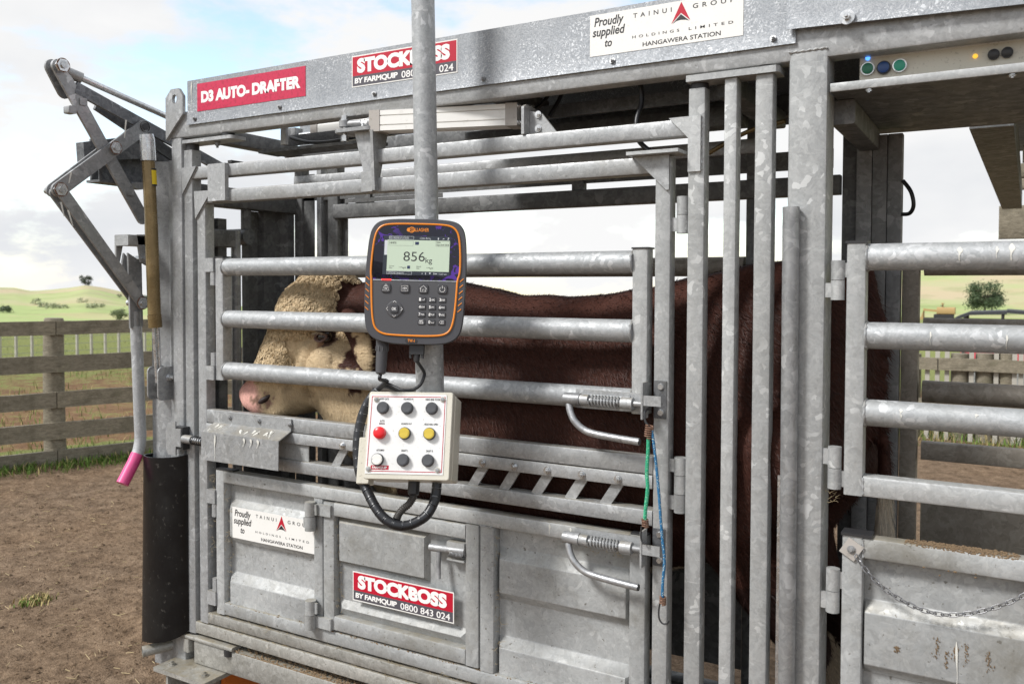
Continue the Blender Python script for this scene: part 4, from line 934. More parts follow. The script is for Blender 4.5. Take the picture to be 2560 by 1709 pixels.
# keys
KEY = mat('key_rubber', (.05, .05, .055), .42)
def key(x0, x1, y0, y1, r=.0035, h=.0028, parent=ind):
    a, b = IP(x0, y1), IP(x1, y0); pl = rrect(a[0], b[0], a[1], b[1], r, 4); cx_, cz_ = (a[0]+b[0])/2, (a[1]+b[1])/2; n = len(pl); vs = []
    for y, s in ((.0, 1.0), (-.0006-h*.55, 1.0), (-.0006-h, .90)):
        for p in pl: vs.append((cx_+(p[0]-cx_)*s, y, cz_+(p[1]-cz_)*s))
    fs = [(i*n+k, i*n+(k+1) % n, (i+1)*n+(k+1) % n, (i+1)*n+k) for i in range(2) for k in range(n)] + [tuple(range(3*n-1, 2*n-1, -1))]
    return MB().add(vs, fs).build('key', KEY, parent, None, 30), -.0006-h-.0003
for i, (x0, x1) in enumerate(((320, 425), (525, 632), (730, 835), (937, 1043))):
    k_, y = key(x0, x1, 818, 922, .006); c = IP((x0+x1)/2, 870); m = MB(); s = .0085
    def ln(pts, w=.0011, closed=False): m.tube([(c[0]+p[0]*s, y, c[1]+p[1]*s) for p in pts], w*.5, 5, closed=closed)
    if i == 0: ln([(-.9, -.75), (.9, -.75), (.55, .45), (-.55, .45)], closed=True); ln([(.28*math.cos(a*.6), .72+.26*math.sin(a*.6)) for a in range(11)]); put_text(m, 'W', c[0]-.004, c[0]+.004, c[1]-.0035, c[1]+.001, y, .02)
    if i == 1: ln([(-.95, -.7), (.95, -.7), (.95, .7), (-.95, .7)], closed=True); put_text(m, '>0<', c[0]-.0055, c[0]+.0055, c[1]-.0028, c[1]+.0028, y, .015)
    if i == 2: ln([(-1, -.1), (0, .9), (1, -.1)]); ln([(-.75, .0), (-.75, -.9), (-.25, -.9), (-.25, -.25), (.25, -.25), (.25, -.9), (.75, -.9), (.75, 0)])
    if i == 3: ln([(.75*math.sin(a), -.1+.75*math.cos(a)) for a in [.6+k*.33 for k in range(16)]]); ln([(0, .95), (0, .1)])
    m.build('key_symbol', LWHITE, k_)
rows = [['1', '2', '3'], ['4', '5', '6'], ['7', '8', '9'], ['', '0', '']]; sub = [['.-/', 'ABC', 'DEF'], ['GHI', 'JKL', 'MNO'], ['PQRS', 'TUV', 'WXYZ'], ['', '', '']]
for r in range(4):
    for cc in range(3):
        x0, y0 = 731+cc*110, 958+r*81; k_, y = key(x0, x0+82, y0, y0+58, .0022, .002); m = MB()
        if rows[r][cc]:
            a, b = IP(x0+10, y0+46), IP(x0+30, y0+12); put_text(m, rows[r][cc], a[0], b[0], a[1], b[1], y, .03)
        if sub[r][cc]:
            a, b = IP(x0+34, y0+40), IP(x0+72, y0+22); put_text(m, sub[r][cc], a[0], b[0], a[1], b[1], y, .02)
        if r == 3 and cc == 0:
            a, b = IP(x0+18, y0+28), IP(x0+64, y0+10); put_text(m, 'ABC', a[0], b[0], a[1], b[1], y, .02); a, b = IP(x0+18, y0+50), IP(x0+64, y0+32); put_text(m, '123', a[0], b[0], a[1], b[1], y, .02)
        if r == 3 and cc == 1: m.tube([(IP(x0+40, y0+26)[0], y, IP(0, y0+26)[1]), (IP(x0+40, 0)[0], y, IP(0, y0+38)[1]), (IP(x0+70, 0)[0], y, IP(0, y0+38)[1]), (IP(x0+70, 0)[0], y, IP(0, y0+26)[1])], .0005, 5)
        if r == 3 and cc == 2:
            m.tube([(IP(x0+q[0], 0)[0], y, IP(0, y0+q[1])[1]) for q in ((18, 29), (34, 14), (64, 14), (64, 44), (34, 44))], .0005, 5, closed=True); put_text(m, 'X', IP(x0+38, 0)[0], IP(x0+56, 0)[0], IP(0, y0+37)[1], IP(0, y0+21)[1], y, .01)
        m.build('key_symbol', LWHITE, k_)
# navigation diamond and OK key
nd = chaikin([IP(*p) for p in [(476, 990), (585, 1098), (476, 1208), (367, 1098)]], 3); n = len(nd); cx_, cz_ = IP(476, 1098); vs = []
for y, s in ((.0, 1.0), (-.0022, 1.0), (-.0034, .93)):
    for p in nd: vs.append((cx_+(p[0]-cx_)*s*1.12, y, cz_+(p[1]-cz_)*s*1.12))
pad_ = MB().add(vs, [(i*n+k, i*n+(k+1) % n, (i+1)*n+(k+1) % n, (i+1)*n+k) for i in range(2) for k in range(n)] + [tuple(range(3*n-1, 2*n-1, -1))]).build('navigation_pad', FACE, ind, None, 30)
m = MB()
for dx, dy in ((0, -78), (0, 78), (-80, 0), (80, 0)):
    c = IP(476+dx, 1098+dy); s = .0042; ux, uz = (dx/80, -dy/78); t_ = (-uz, ux)
    m.tube([(c[0]-ux*s*.5+t_[0]*s, -.0037, c[1]-uz*s*.5+t_[1]*s), (c[0]+ux*s*.5, -.0037, c[1]+uz*s*.5), (c[0]-ux*s*.5-t_[0]*s, -.0037, c[1]-uz*s*.5-t_[1]*s)], .0006, 5)
m.build('arrow_marks', LWHITE, pad_)
k_, y = key(432, 520, 1052, 1142, .004, .0055); a, b = IP(448, 1114), IP(500, 1082); put_text(MB(), 'OK', a[0], b[0], a[1], b[1], y, .02).build('key_symbol', LWHITE, k_)
# side slots and model badge
for i in range(6):
    for s in (-1, 1):
        cx2, cz2 = IP(167 if s < 0 else 1197-i*3, 768+i*66); h = .0048
        MB().tube([(cx2-s*-h*1.0*.9 if s > 0 else cx2-h*.9, -.0003, cz2+(h if s < 0 else -h)*.8 if s < 0 else cz2+h*.8), (cx2+h*.9 if s < 0 else cx2-h*.9, -.0003, cz2-h*.8)], .0011, 7).build('side_slot', OR_, ind)
bd = shell(MB(), [(p[0]+IP(670, 0)[0], p[1]+IP(0, 1437)[1]) for p in rrect(-.0145, .0145, -.0046, .0046, .0042)], [.0005, -.0012], [1, 1]).build('model_badge', PLAST, ind)
IT('TW-1', 632, 710, 1420, 1453, OR_, bd, -.0016, .02)
# connectors below the case
MB().tube([(IP(330, 0)[0], .03, IP(0, 1430)[1]), (IP(330, 0)[0], .032, IP(0, 1500)[1])], .0155, 24).build('plug_collar', CASE, ind)
def conn(px_, py0, py1, ys, r0, r1, name):
    return name
pc = [(IP(332, 0)[0], .03, IP(0, 1495)[1]), (IP(330, 0)[0], .03, IP(0, 1560)[1]), (IP(328, 0)[0], .03, IP(0, 1700)[1]), (IP(326, 0)[0], .03, IP(0, 1790)[1]), (IP(326, 0)[0], .03, IP(0, 1806)[1])]
MB().tube(pc, [.0152, .014, .0135, .0125, .008], 20).build('round_plug', FACE, ind)
for k in range(10):
    a = 2*math.pi*k/10; x, y = IP(331, 0)[0]+.0148*math.cos(a), .03+.0148*math.sin(a); MB().tube([(x, y, IP(0, 1500)[1]), (x, y, IP(0, 1550)[1])], .0018, 6).build('plug_rib', FACE, ind)
MB().box(IP(645, 0)[0], IP(800, 0)[0], .012, .032, IP(0, 1580)[1], IP(0, 1475)[1]).build('flat_plug', PLAST, ind)
MB().box(IP(645, 0)[0], IP(662, 0)[0], .014, .030, IP(0, 1620)[1], IP(0, 1581)[1]).build('plug_screw', PLAST, ind); MB().box(IP(770, 0)[0], IP(795, 0)[0], .014, .030, IP(0, 1620)[1], IP(0, 1581)[1]).build('plug_screw', PLAST, ind)
MB().tube([(IP(720, 0)[0], .022, IP(0, 1580)[1]), (IP(722, 0)[0], .022, IP(0, 1660)[1])], [.009, .007], 12).build('plug_boot', PLAST, ind)
MB().box(-.05, .06, .062, .072, -.07, .07).build('back_bracket', GL, ind)

# --- control box
bc = at(1020, 1087, 1.68)
box = thing('control_box', 'cream push-button control box with red bordered white label', 'control box', bc, orient(23, 17, -.4))
KB = .00028
def BP(x, y): return ((x-581)*KB, -(y-705)*KB)
def BR(m, x0, x1, y0, y1, ya, yb, name, parent=box, r=.004):
    a, b = BP(x0, y1), BP(x1, y0); return shell(MB(), rrect(a[0], b[0], a[1], b[1], r, 3), [yb, ya+.002, ya], [1, 1, .985]).build(name, m, parent, None, 30)
BR(CREAM, 208, 962, 326, 1088, .0, .03, 'lid', r=.006); BR(CREAM, 216, 966, 334, 1084, .0305, .11, 'case', r=.005)
BR(CREAM, 100, 205, 712, 1120, .045, .10, 'side_bracket', r=.003); BR(CREAM, 128, 200, 592, 708, .06, .10, 'side_bracket', r=.003)
a, b = BP(222, 1042), BP(908, 350); lbx = MB().box(a[0], b[0], -.0014, -.0004, a[1], b[1]).build('label_plate', WHITE, box)
a, b = BP(236, 1022), BP(897, 368); w = .0016
MB().ring_plate([(a[0], a[1]), (b[0], a[1]), (b[0], b[1]), (a[0], b[1])], [(a[0]+w, a[1]+w), (b[0]-w, a[1]+w), (b[0]-w, b[1]-w), (a[0]+w, b[1]-w)], 'y', -.0019, -.0015).build('label_border', RED2, lbx)
BX = [345, 563, 782]; BY = [472, 693, 922]
names = [['ENTRY GATE', 'SQUEEZE IN', 'HEAD BAIL CLOSE'], ['MANUAL', 'SQUEEZE OUT', 'HEAD BAIL OPEN'], ['AUTO/MAN', 'DRAFT L', 'DRAFT R']]
tx = MB()
for r in range(3):
    for c in range(3):
        wd = len(names[r][c])*8.6; yy = (392, 609, 840)[r]; xx = BX[c]+(3 if r == 0 else 0); a, b = BP(xx-wd/2, yy+9), BP(xx+wd/2, yy-9); put_text(tx, names[r][c], a[0], b[0], a[1], b[1], -.0018, .02)
a, b = BP(323, 595), BP(366, 577); put_text(tx, 'AUTO', a[0], b[0], a[1], b[1], -.0018, .02); tx.build('label_lettering', INK, lbx)
a, b = BP(270, 1006), BP(430, 970); fq = MB().box(a[0], b[0], -.0018, -.0014, a[1], b[1]).build('maker_patch', RED2, box)
a, b = BP(284, 1002), BP(414, 978); put_text(MB(), 'FARMQUIP', a[0], b[0], a[1], b[1], -.0022, .03).build('lettering', LWHITE, fq)
BKB = speck('black_button_rubber', (.062, .065, .072), (.12, .12, .125), .5, 60, .6); YLB = speck('yellow_button', (.62, .46, .05), (.35, .25, .04), .4, 40, .4); RDB = mat('red_button', (.72, .012, .018), .3); WTB = mat('white_button', (.75, .74, .7), .35)
cols = [[BKB, BKB, BKB], [RDB, YLB, YLB], [WTB, BKB, BKB]]
for r in range(3):
    for c in range(3):
        x, z = BP(BX[c]-(12 if r == 1 and c == 0 else 0)-(15 if r == 2 and c == 0 else 0)-(8 if r and c else 0), BY[r]); R_ = 54*KB; mm = cols[r][c]
        bz = MB().tube([(x, -.001, z), (x, -.008, z), (x, -.0095, z)], [R_, R_, R_*.93], 28).build('button_ring', BKB if mm != RDB else RDB, box)
        if mm == RDB: MB().tube([(x, -.009, z), (x, -.014, z), (x, -.0165, z), (x, -.0175, z)], [R_*.98, R_*.95, R_*.7, R_*.3], 28).build('button_cap', mm, bz)
        else:
            MB().tube([(x, -.0095, z), (x, -.0125, z), (x, -.0132, z), (x, -.0118, z), (x, -.0115, z)], [R_*.86, R_*.86, R_*.72, R_*.55, R_*.1], 28).build('button_cap', mm, bz)
for x, y in ((278, 398), (872, 390), (250, 1002), (857, 1000)):
    p = BP(x, y); o = MB().tube([(p[0], -.0012, p[1]), (p[0], -.004, p[1])], [.0072, .0065], 18).build('corner_washer', CREAM, box)
    MB().tube([(p[0], -.004, p[1]), (p[0], -.0056, p[1]), (p[0], -.006, p[1])], [.0052, .0048, .002], 14).build('corner_screw', GL, o)
gx, gz = BP(602, 1100); MB().tube([(gx, .07, gz+.01), (gx, .07, gz-.018), (gx, .07, gz-.026), (gx, .07, gz-.03)], [.0145, .0145, .0135, .009], 10).build('cable_gland', PLAST, box, None, 25)

# --- cables (their own things)
def bw(x, y, dep): 
    p = BP(x, y); return box.matrix_world @ Vector((p[0], dep, p[1]))
def iw(x, y, dep):
    p = IP(x, y); return ind.matrix_world @ Vector((p[0], dep, p[1]))
bpy.context.view_layer.update()
CAB = mat('black_cable', (.022, .023, .026), .42)
wr = [bw(330, 200, .03), bw(300, 240, .035), bw(235, 285, .045), bw(165, 370, .05), bw(110, 480, .055), bw(80, 600, .06), bw(68, 720, .062), bw(72, 850, .065), bw(100, 1000, .066), bw(150, 1110, .066), bw(205, 1200, .06), bw(290, 1320, .05), bw(380, 1410, .045), bw(480, 1460, .045), bw(570, 1465, .05), bw(660, 1430, .055), bw(740, 1370, .06), bw(790, 1270, .065), bw(805, 1180, .07), bw(808, 1090, .07)]
sw = thing('spiral_wrapped_cable', 'thick black spiral-wrapped cable looping beneath the control box', 'cable', tuple(wr[9]))
ps = spline(wr[2:], 14); n_ = len(ps)
acc = 0; segs = []; cur = [ps[0]]
for i in range(1, n_):
    acc += (ps[i]-ps[i-1]).length; cur.append(ps[i])
    if acc > .0215: segs.append(cur); cur = [ps[i]]; acc = 0
segs.append(cur)
WRAP = mat('spiral_wrap', (.016, .017, .02), .36)
for sg in segs:
    if len(sg) < 2: continue
    d0 = (sg[-1]-sg[0]).normalized(); m = len(sg)
    a = sg[0]+d0*.0012
    MB().tube([a]+sg[1:], [.0112]+[.0122]*(m-2)+[.0128], 14).build('wrap_turn', WRAP, sw)
MB().tube(ps, .0096, 12).build('inner_cable', mat('grey_inner', (.35, .36, .37), .5), sw)
MB().tube(spline(wr[:4], 6), .0065, 10).build('top_cable', CAB, sw)
def cable(label, pts, r):
    o = MB().tube(spline(pts, 8), r, 10).build('cable', CAB); return tag(o, label, 'cable')
cable('thin black cable from the round plug under the indicator', [iw(326, 1800, .03), iw(320, 1860, .03), bw(322, 215, .02), bw(290, 245, .03), bw(240, 275, .04)], .0048)
cable('thin black cable curving from the flat plug to the wrap', [iw(722, 1650, .022), bw(672, 130, .02), bw(672, 190, .02), bw(640, 255, .02), bw(570, 298, .02), bw(480, 295, .025), bw(400, 262, .03), bw(320, 232, .035), bw(250, 268, .042)], .0042)
cable('thin black cable lying along the top of the control box', [bw(250, 275, .04), bw(310, 255, .04), bw(380, 275, .045), bw(470, 308, .05), bw(560, 318, .055), bw(640, 322, .06)], .0042)
cable('short black cable end poking down above the control box', [bw(320, 240, .04), bw(370, 258, .045), bw(400, 290, .05), bw(410, 325, .055)], .0036)
cd_ = thing('corrugated_conduit', 'short grey-brown corrugated conduit from the gland under control box', 'conduit', tuple(bw(560, 1290, .07)))
cp = spline([bw(602, 1190, .07), bw(600, 1225, .07), bw(570, 1280, .066), bw(520, 1330, .06), bw(490, 1380, .055), bw(482, 1420, .05)], 12)
MB().tube(cp[:8], .0075, 12).build('cable_sheath', mat('grey_sheath', (.3, .29, .27), .5), cd_)
MB().tube(cp[6:], [.0085+.0016*((i % 3) == 0) for i in range(len(cp)-6)], 12).build('corrugated_tube', mat('conduit', (.06, .055, .05), .5), cd_)
# cable tie wire wound where the cables meet the pole
MB().tube(spline([bw(620, 315, .07), bw(640, 295, .04), bw(660, 312, .07), bw(672, 292, .05), bw(690, 314, .08)], 6), .0012, 6).build('wire_tie', GL, sw)

# ================================================================== stickers
def sticker_frame(name, label, x0, x1, z0, z1, y, m, group=None):
    t = thing(name, label, 'sticker', ((x0+x1)/2, y, z0), None, group)
    MB().box(x0, x1, y-.0007, y, z0, z1).build('backing', m, t); return t
def stockboss(label, x0, x1, z0, z1, y):
    t = sticker_frame('red_sticker', label, x0, x1, z0, z1, y, STW); W_, H_ = x1-x0, z1-z0; e = .0032
    MB().box(x0+e, x1-e, y-.0010, y-.0006, z0+H_*.355, z1-e).build('red_panel', RED2, t); MB().box(x0+e, x1-e, y-.0010, y-.0006, z0+e, z0+H_*.352).build('grey_panel', GREYV, t)
    put_text(MB(), 'STOCKBOSS', x0+W_*.055, x0+W_*.935, z0+H_*.43, z0+H_*.90, y-.0013, .062, 0, .97).build('lettering', LWHITE, t)
    put_text(MB(), 'BY FARMQUIP', x0+W_*.03, x0+W_*.455, z0+H_*.08, z0+H_*.285, y-.0013, .04, .05, .95).build('lettering', LWHITE, t)
    put_text(MB(), '0800 843 024', x0+W_*.49, x0+W_*.965, z0+H_*.075, z0+H_*.29, y-.0013, .012).build('lettering', LWHITE, t)
stockboss('red STOCKBOSS sticker half hidden behind the pole on top cover', -1.660, -1.293, 2.096, 2.186, YF-.0034)
stockboss('red STOCKBOSS sticker on the small inspection door', -1.666, -1.306, .593, .680, Y0+.0045)
t = sticker_frame('red_sticker', 'faded red D3 AUTO-DRAFTER sticker at left end of cover', -2.316, -1.840, 2.092, 2.182, YF-.0034, RED)
put_text(MB(), 'D3 AUTO- DRAFTER', -2.297, -1.860, 2.118, 2.156, YF-.0044, .06, 0, .97).build('lettering', LWHITE, t)
def tainui(label, x0, x1, z0, z1, y):
    t = sticker_frame('white_sticker', label, x0, x1, z0, z1, y, STW); W_, H_ = x1-x0, z1-z0; yy = y-.0010
    def R_(u0, u1, v0, v1): return (x0+W_*u0, x0+W_*u1, z0+H_*v0, z0+H_*v1, yy)
    m = MB(); put_text(m, 'Proudly', *R_(.03, .235, .645, .93), .02, .2); put_text(m, 'supplied', *R_(.018, .245, .40, .68), .02, .2); put_text(m, 'to', *R_(.105, .155, .19, .36), .02, .2); m.build('lettering', INK, t)
    m = MB(); put_text(m, 'TAINUI', *R_(.30, .555, .775, .885), .012, 0, 1.9); put_text(m, 'GROUP', *R_(.69, .945, .775, .885), .012, 0, 1.8); put_text(m, 'HANGAWERA STATION', *R_(.365, .865, .07, .175), .016); m.build('lettering', INK, t)
    put_text(MB(), 'HOLDINGS', *R_(.295, .605, .295, .36), .012, 0, 1.9).build('lettering', INK, t); put_text(MB(), 'LIMITED', *R_(.665, .94, .295, .36), .012, 0, 1.9).build('lettering', INK, t)
    def Q(u, v): return (x0+W_*u, z0+H_*v)
    flat(MB(), [Q(.617, .975), Q(.553, .49), Q(.615, .72), Q(.675, .52)], yy).build('emblem', RED2, t)
    flat(MB(), [Q(.615, .69), Q(.560, .49), Q(.585, .545), Q(.615, .56), Q(.645, .545), Q(.67, .51)], yy).build('emblem', INK, t)
tainui('white TAINUI GROUP sticker on the top cover right of pole', -.902, -.525, 2.086, 2.186, YF-.0034)
tainui('white TAINUI GROUP sticker on lower gate beside the hinge', -2.176, -1.8215, .703, .804, YF+.0065)

# ================================================================== bungee cords and chain
def bungee(name, label, pts, cord, fleck, loc):
    t = thing(name, label, 'bungee cord', loc); ps_ = spline(pts, 7)
    MB().tube(ps_, .0044 if 'green' in name else .0034, 10).build('cord', cord, t); return t, ps_
def rope(name, c1, c2, sc_=260):
    m = mat(name, c1, .6); t = NT(m); co = t.co(); v = t.n('TexVoronoi'); v.inputs['Scale'].default_value = sc_; t.l(co, v.inputs['Vector'])
    t.l(t.mix(t.rng(v.outputs['Distance'], .25, .32), c2, c1), t.b.inputs['Base Color']); t.bump(v.outputs['Distance'], .6, .002); return m
BG = rope('green_cord', (.03, .36, .19), (.30, .62, .42)); BB = rope('blue_cord', (.02, .14, .30), (.5, .6, .55))
def C(px_, py_, y=YF-.05): return at(px_, py_, y)
tg, pg = bungee('green_bungee', 'green bungee cord hanging from the upper latch striker', [C(1621, 1092), C(1620, 1130), C(1617, 1180), C(1619, 1220), C(1614, 1270), C(1612, 1298)], BG, None, tuple(C(1620, 1092)))
MB().helix(C(1624, 1062), C(1620, 1094), .0085, .0018, 6).build('binding_wire', RUST, tg); MB().helix(C(1612, 1296), C(1614, 1317), .0072, .0017, 5).build('binding_wire', RUST, tg)
MB().tube(spline([C(1622, 1066), C(1613, 1052), C(1611, 1032, YF-.045), C(1616, 1024, YF-.03), C(1626, 1022, YF-.015)], 5), .0028, 8).build('hook', PLAST, tg)
MB().tube(spline([C(1604, 1314), C(1602, 1335), C(1604, 1350), C(1611, 1358), C(1617, 1355, YF-.045)], 5), .0022, 8).build('hook', PLAST, tg)
tb, pb_ = bungee('blue_bungee', 'long blue bungee cord hanging with its lower hook free', [C(1630, 1075), C(1637, 1130), C(1646, 1220), C(1652, 1300), C(1656, 1350), C(1661, 1400), C(1657, 1455), C(1656, 1492)], BB, None, tuple(C(1640, 1090)))
MB().helix(C(1657, 1490), C(1657, 1510), .0066, .0018, 5).build('binding_wire', RUST, tb)
MB().tube(spline([C(1650, 1506), C(1647, 1525), C(1648, 1545), C(1656, 1557), C(1667, 1558), C(1672, 1551)], 5), .0021, 8).build('hook', PLAST, tb)
# chain: every link is a part
chn = thing('hanging_chain', 'light steel chain hanging in a curve across rear lower gate', 'chain', tuple(at(2128, 1373, YF-.01)))
cpts = spline([at(2140, 1388, YF-.012), at(2165, 1425, YF-.012), at(2210, 1470, YF-.012), at(2260, 1503, YF-.012), at(2310, 1525, YF-.012), at(2363, 1536, YF-.012), at(2420, 1533, YF-.012), at(2480, 1520, YF-.012), at(2545, 1495, YF-.012), at(2600, 1462, YF-.012), at(2700, 1385, YF-.012)], 30)
link_me = None; i = 0; step = .0128; pos = [cpts[0]]; acc = 0
for a, b in zip(cpts, cpts[1:]):
    acc += (b-a).length
    if acc >= step: pos.append(b); acc = 0
lb_ = MB().tube([( .0082*(1 if math.cos(t_) > 0 else -1)*.55+.0045*math.cos(t_), .0045*math.sin(t_), 0) for t_ in [2*math.pi*k/14 for k in range(14)]], .0013, 6, closed=True)
CHM = galv('chain_steel', (.14, .14, .15), (.25, .25, .26), (.42, .42, .42), 200, metal=.7, rough=.4, dirt=.4)
me0 = None
for k in range(len(pos)-1):
    d = (pos[k+1]-pos[k]).normalized(); mid = (pos[k]+pos[k+1])/2
    q = Vector((1, 0, 0)).rotation_difference(d) @ Matrix.Rotation(math.radians(45+90*(k % 2)), 3, 'X').to_quaternion()
    if me0 is None:
        o = lb_.build('chain_link', CHM); me0 = o.data; OFF[o] = Vector(); o.parent = chn
    else:
        o = bpy.data.objects.new('chain_link', me0); COL.objects.link(o); o.parent = chn
    o.matrix_local = Matrix.Translation(mid - OFF[chn]) @ q.to_matrix().to_4x4()
pq = at(2128, 1373, YF-.008); Rq = math.radians(-32); poly = []
for x, z in ((-.0175, -.019), (.0175, -.019), (.0175, .019), (-.0175, .019)): poly.append((pq.x+x*math.cos(Rq)-z*math.sin(Rq), pq.z+x*math.sin(Rq)+z*math.cos(Rq)))
MB().prism(poly, 'y', YF-.006, YF-.002).build('chain_plate', ALU2, chn); MB().bolt((pq.x, YF-.006, pq.z), (0, -1, 0), .0065, .005).build('chain_bolt', GL, chn)

for (pa, pb3, xx) in (((315, 300), (311, 345), LX+.0175), ((178, 430), (172, 458), LX+.0175), ((152, 505), (160, 540), LX+.0275), ((170, 525), (182, 565), LX+.0275)):
    A, B = L2(*pa, xx), L2(*pb3, xx); w = .0035; MB().add([(xx, A.y-w, A.z), (xx, A.y+w, A.z), (xx, B.y+w*.6, B.z), (xx, B.y-w*.4, B.z)], [(0, 1, 2, 3)]).build('bird_dropping', DROP, lk)
splat(crush, [(-2.342, 2.194), (-2.345, 2.16), (-2.343, 2.13), (-2.346, 2.105)], .0028, YF-.0042)
# ================================================================== the bull
def bull():
    YC = 2.225
    b = MB()
    def loft(rings, n=28, p=2.3):
        vs = []; fs = []
        for (x, zt, zb, hw, yo) in rings:
            cz, hz = (zt+zb)/2, (zt-zb)/2
            for k in range(n):
                t = 2*math.pi*k/n; c, s = math.cos(t), math.sin(t)
                vs.append((x, YC+yo+hw*math.copysign(abs(c)**(2/p), c), cz+hz*math.copysign(abs(s)**(2/p), s)))
        for i in range(len(rings)-1):
            for k in range(n): fs.append((i*n+k, i*n+(k+1) % n, (i+1)*n+(k+1) % n, (i+1)*n+k))
        fs += [tuple(range(n-1, -1, -1)), tuple((len(rings)-1)*n+k for k in range(n))]; b.add(vs, fs)
    loft([(-1.90, 1.49, 1.10, .12, -.03), (-1.82, 1.535, 1.02, .155, -.02), (-1.7, 1.55, .93, .175, 0), (-1.55, 1.545, .82, .20, 0), (-1.40, 1.532, .76, .213, 0), (-1.25, 1.500, .73, .218, 0), (-1.10, 1.493, .715, .222, 0), (-.95, 1.503, .72, .224, 0), (-.80, 1.532, .75, .222, 0), (-.66, 1.562, .80, .216, 0), (-.54, 1.588, .87, .207, 0), (-.43, 1.597, .95, .188, 0), (-.345, 1.575, 1.0, .15, 0), (-.295, 1.50, 1.08, .10, 0), (-.275, 1.40, 1.18, .05, 0)])
    def cap(p0, p1, r0, r1, n=7):
        p0, p1 = Vector(p0), Vector(p1)
        for i in range(n+1):
            t = i/n; b.ball(p0.lerp(p1, t), r0+(r1-r0)*t, 14, 9)
    def ell(c, r): b.ball(c, r, 18, 12)
    # head
    ell((-1.955, 2.125, 1.425), (.140, .125, .125)); ell((-1.925, 2.14, 1.510), (.105, .10, .068))
    cap((-1.99, 2.115, 1.385), (-2.105, 2.085, 1.20), .114, .088); cap((-1.85, 2.13, 1.28), (-2.05, 2.085, 1.15), .128, .068)
    ell((-2.125, 2.075, 1.152), (.084, .086, .074)); ell((-2.10, 2.075, 1.108), (.078, .066, .046)); ell((-2.165, 2.068, 1.160), (.056, .078, .058))
    ell((-2.150, 2.010, 1.150), (.04, .022, .036))
    ell((-1.895, 2.035, 1.405), (.07, .036, .034)); ell((-1.86, 2.04, 1.27), (.10, .05, .085)); ell((-1.90, 2.03, 1.325), (.06, .024, .026))
    cap((-1.86, 2.14, 1.26), (-1.70, 2.19, 1.12), .15, .20, 5)     # throat
    cap((-1.82, 2.19, 1.08), (-1.55, 2.22, .86), .10, .14, 5)     # dewlap
    # near ear, drooping back
    cap((-1.76, 2.045, 1.43), (-1.70, 2.0, 1.40), .030, .036, 4)
    for i in range(7):
        t = i/6; c = Vector((-1.70, 2.005, 1.40)).lerp(Vector((-1.638, 1.998, 1.265)), t); w = .048*math.sin(math.pi*(.25+.72*t))+.008
        ell(tuple(c), (w*.8, .014, w*.9))
    cap((-1.85, 2.25, 1.46), (-1.80, 2.36, 1.40), .035, .04, 5)
    # legs
    def leg(pts): 
        for (a, ra), (c, rc) in zip(pts, pts[1:]): cap(a, c, ra, rc, 6)
    for y, dx in ((2.115, 0), (2.335, .07)):
        leg([((-1.50+dx, y, .95), .13), ((-1.50+dx, y, .74), .085), ((-1.49+dx, y, .60), .056), ((-1.495+dx, y, .47), .044), ((-1.50+dx, y, .41), .054), ((-1.515+dx, y, .385), .056)])
        leg([((-.47+dx*.8, y, 1.12), .155), ((-.56+dx*.8, y, .92), .115), ((-.47+dx*.8, y, .74), .066), ((-.40+dx*.8, y, .66), .056), ((-.425+dx*.8, y, .50), .043), ((-.44+dx*.8, y, .41), .052), ((-.455+dx*.8, y, .385), .056)])
    # tail
    leg([((-.31, YC, 1.55), .035), ((-.262, YC-.01, 1.42), .024), ((-.248, YC-.015, 1.15), .018), ((-.245, YC-.015, 1.02), .020), ((-.245, YC-.012, .86), .034), ((-.25, YC-.01, .74), .024), ((-.25, YC-.01, .68), .008)])
    tmp = b.build('tmp', None)
    md = tmp.modifiers.new('r', 'REMESH'); md.mode = 'VOXEL'; md.voxel_size = .0105
    sm = tmp.modifiers.new('s', 'SMOOTH'); sm.factor = .5; sm.iterations = 7
    dg = bpy.context.evaluated_depsgraph_get(); dg.update()
    me = bpy.data.meshes.new_from_object(tmp.evaluated_get(dg)); bpy.data.objects.remove(tmp)
    # sculpt: eye socket, nostril, mouth line, facial fold, curls swelling
    EYEP = at(803, 842, 2.008); NOS = at(655, 999, 2.0); CRE = [at(790, 852, 2.0), at(772, 872, 2.0), at(759, 900, 2.0), at(755, 940, 2.0), at(752, 1000, 2.0)]; CHK = at(800, 915, 2.0) 
    NRM = [v.normal.copy() for v in me.vertices]; COS = [v.co.copy() for v in me.vertices]
    for p, n in zip(COS, NRM):
        d = (p-EYEP).length
        if d < .035: p -= n*.010*(1-d/.035)
        dn = math.hypot((p.x-NOS.x)*.8, (p.z-NOS.z)*1.25)
        if p.y < 2.05 and dn < .022: p += Vector((.002, .006, .0))*(1-dn/.022)
        if p.y < 2.10 and p.x < -1.80 and p.z < 1.40:
            dd = 9.
            for A, B in zip(CRE, CRE[1:]):
                ax, az, bx, bz = A.x, A.z, B.x, B.z; L2_ = (bx-ax)**2+(bz-az)**2; t_ = max(0, min(1, ((p.x-ax)*(bx-ax)+(p.z-az)*(bz-az))/L2_)); dd = min(dd, math.hypot(p.x-ax-t_*(bx-ax), p.z-az-t_*(bz-az)))
            p -= n*.015*math.exp(-(dd/.011)**2)
            dc = math.hypot(p.x-CHK.x, (p.z-CHK.z)*1.1); p += n*.012*math.exp(-(dc/.045)**2)
            dm2 = math.hypot((p.x-CHK.x+.13), (p.z-CHK.z+.06)); p -= n*.010*math.exp(-(dm2/.035)**2)
        mz = abs(p.z-(1.092+.10*(p.x+2.17)*.2))
        if p.x < -1.98 and mz < .008 and p.y < 2.12: p -= n*.006*(1-mz/.008)
        nn = noise.noise(p*9); 
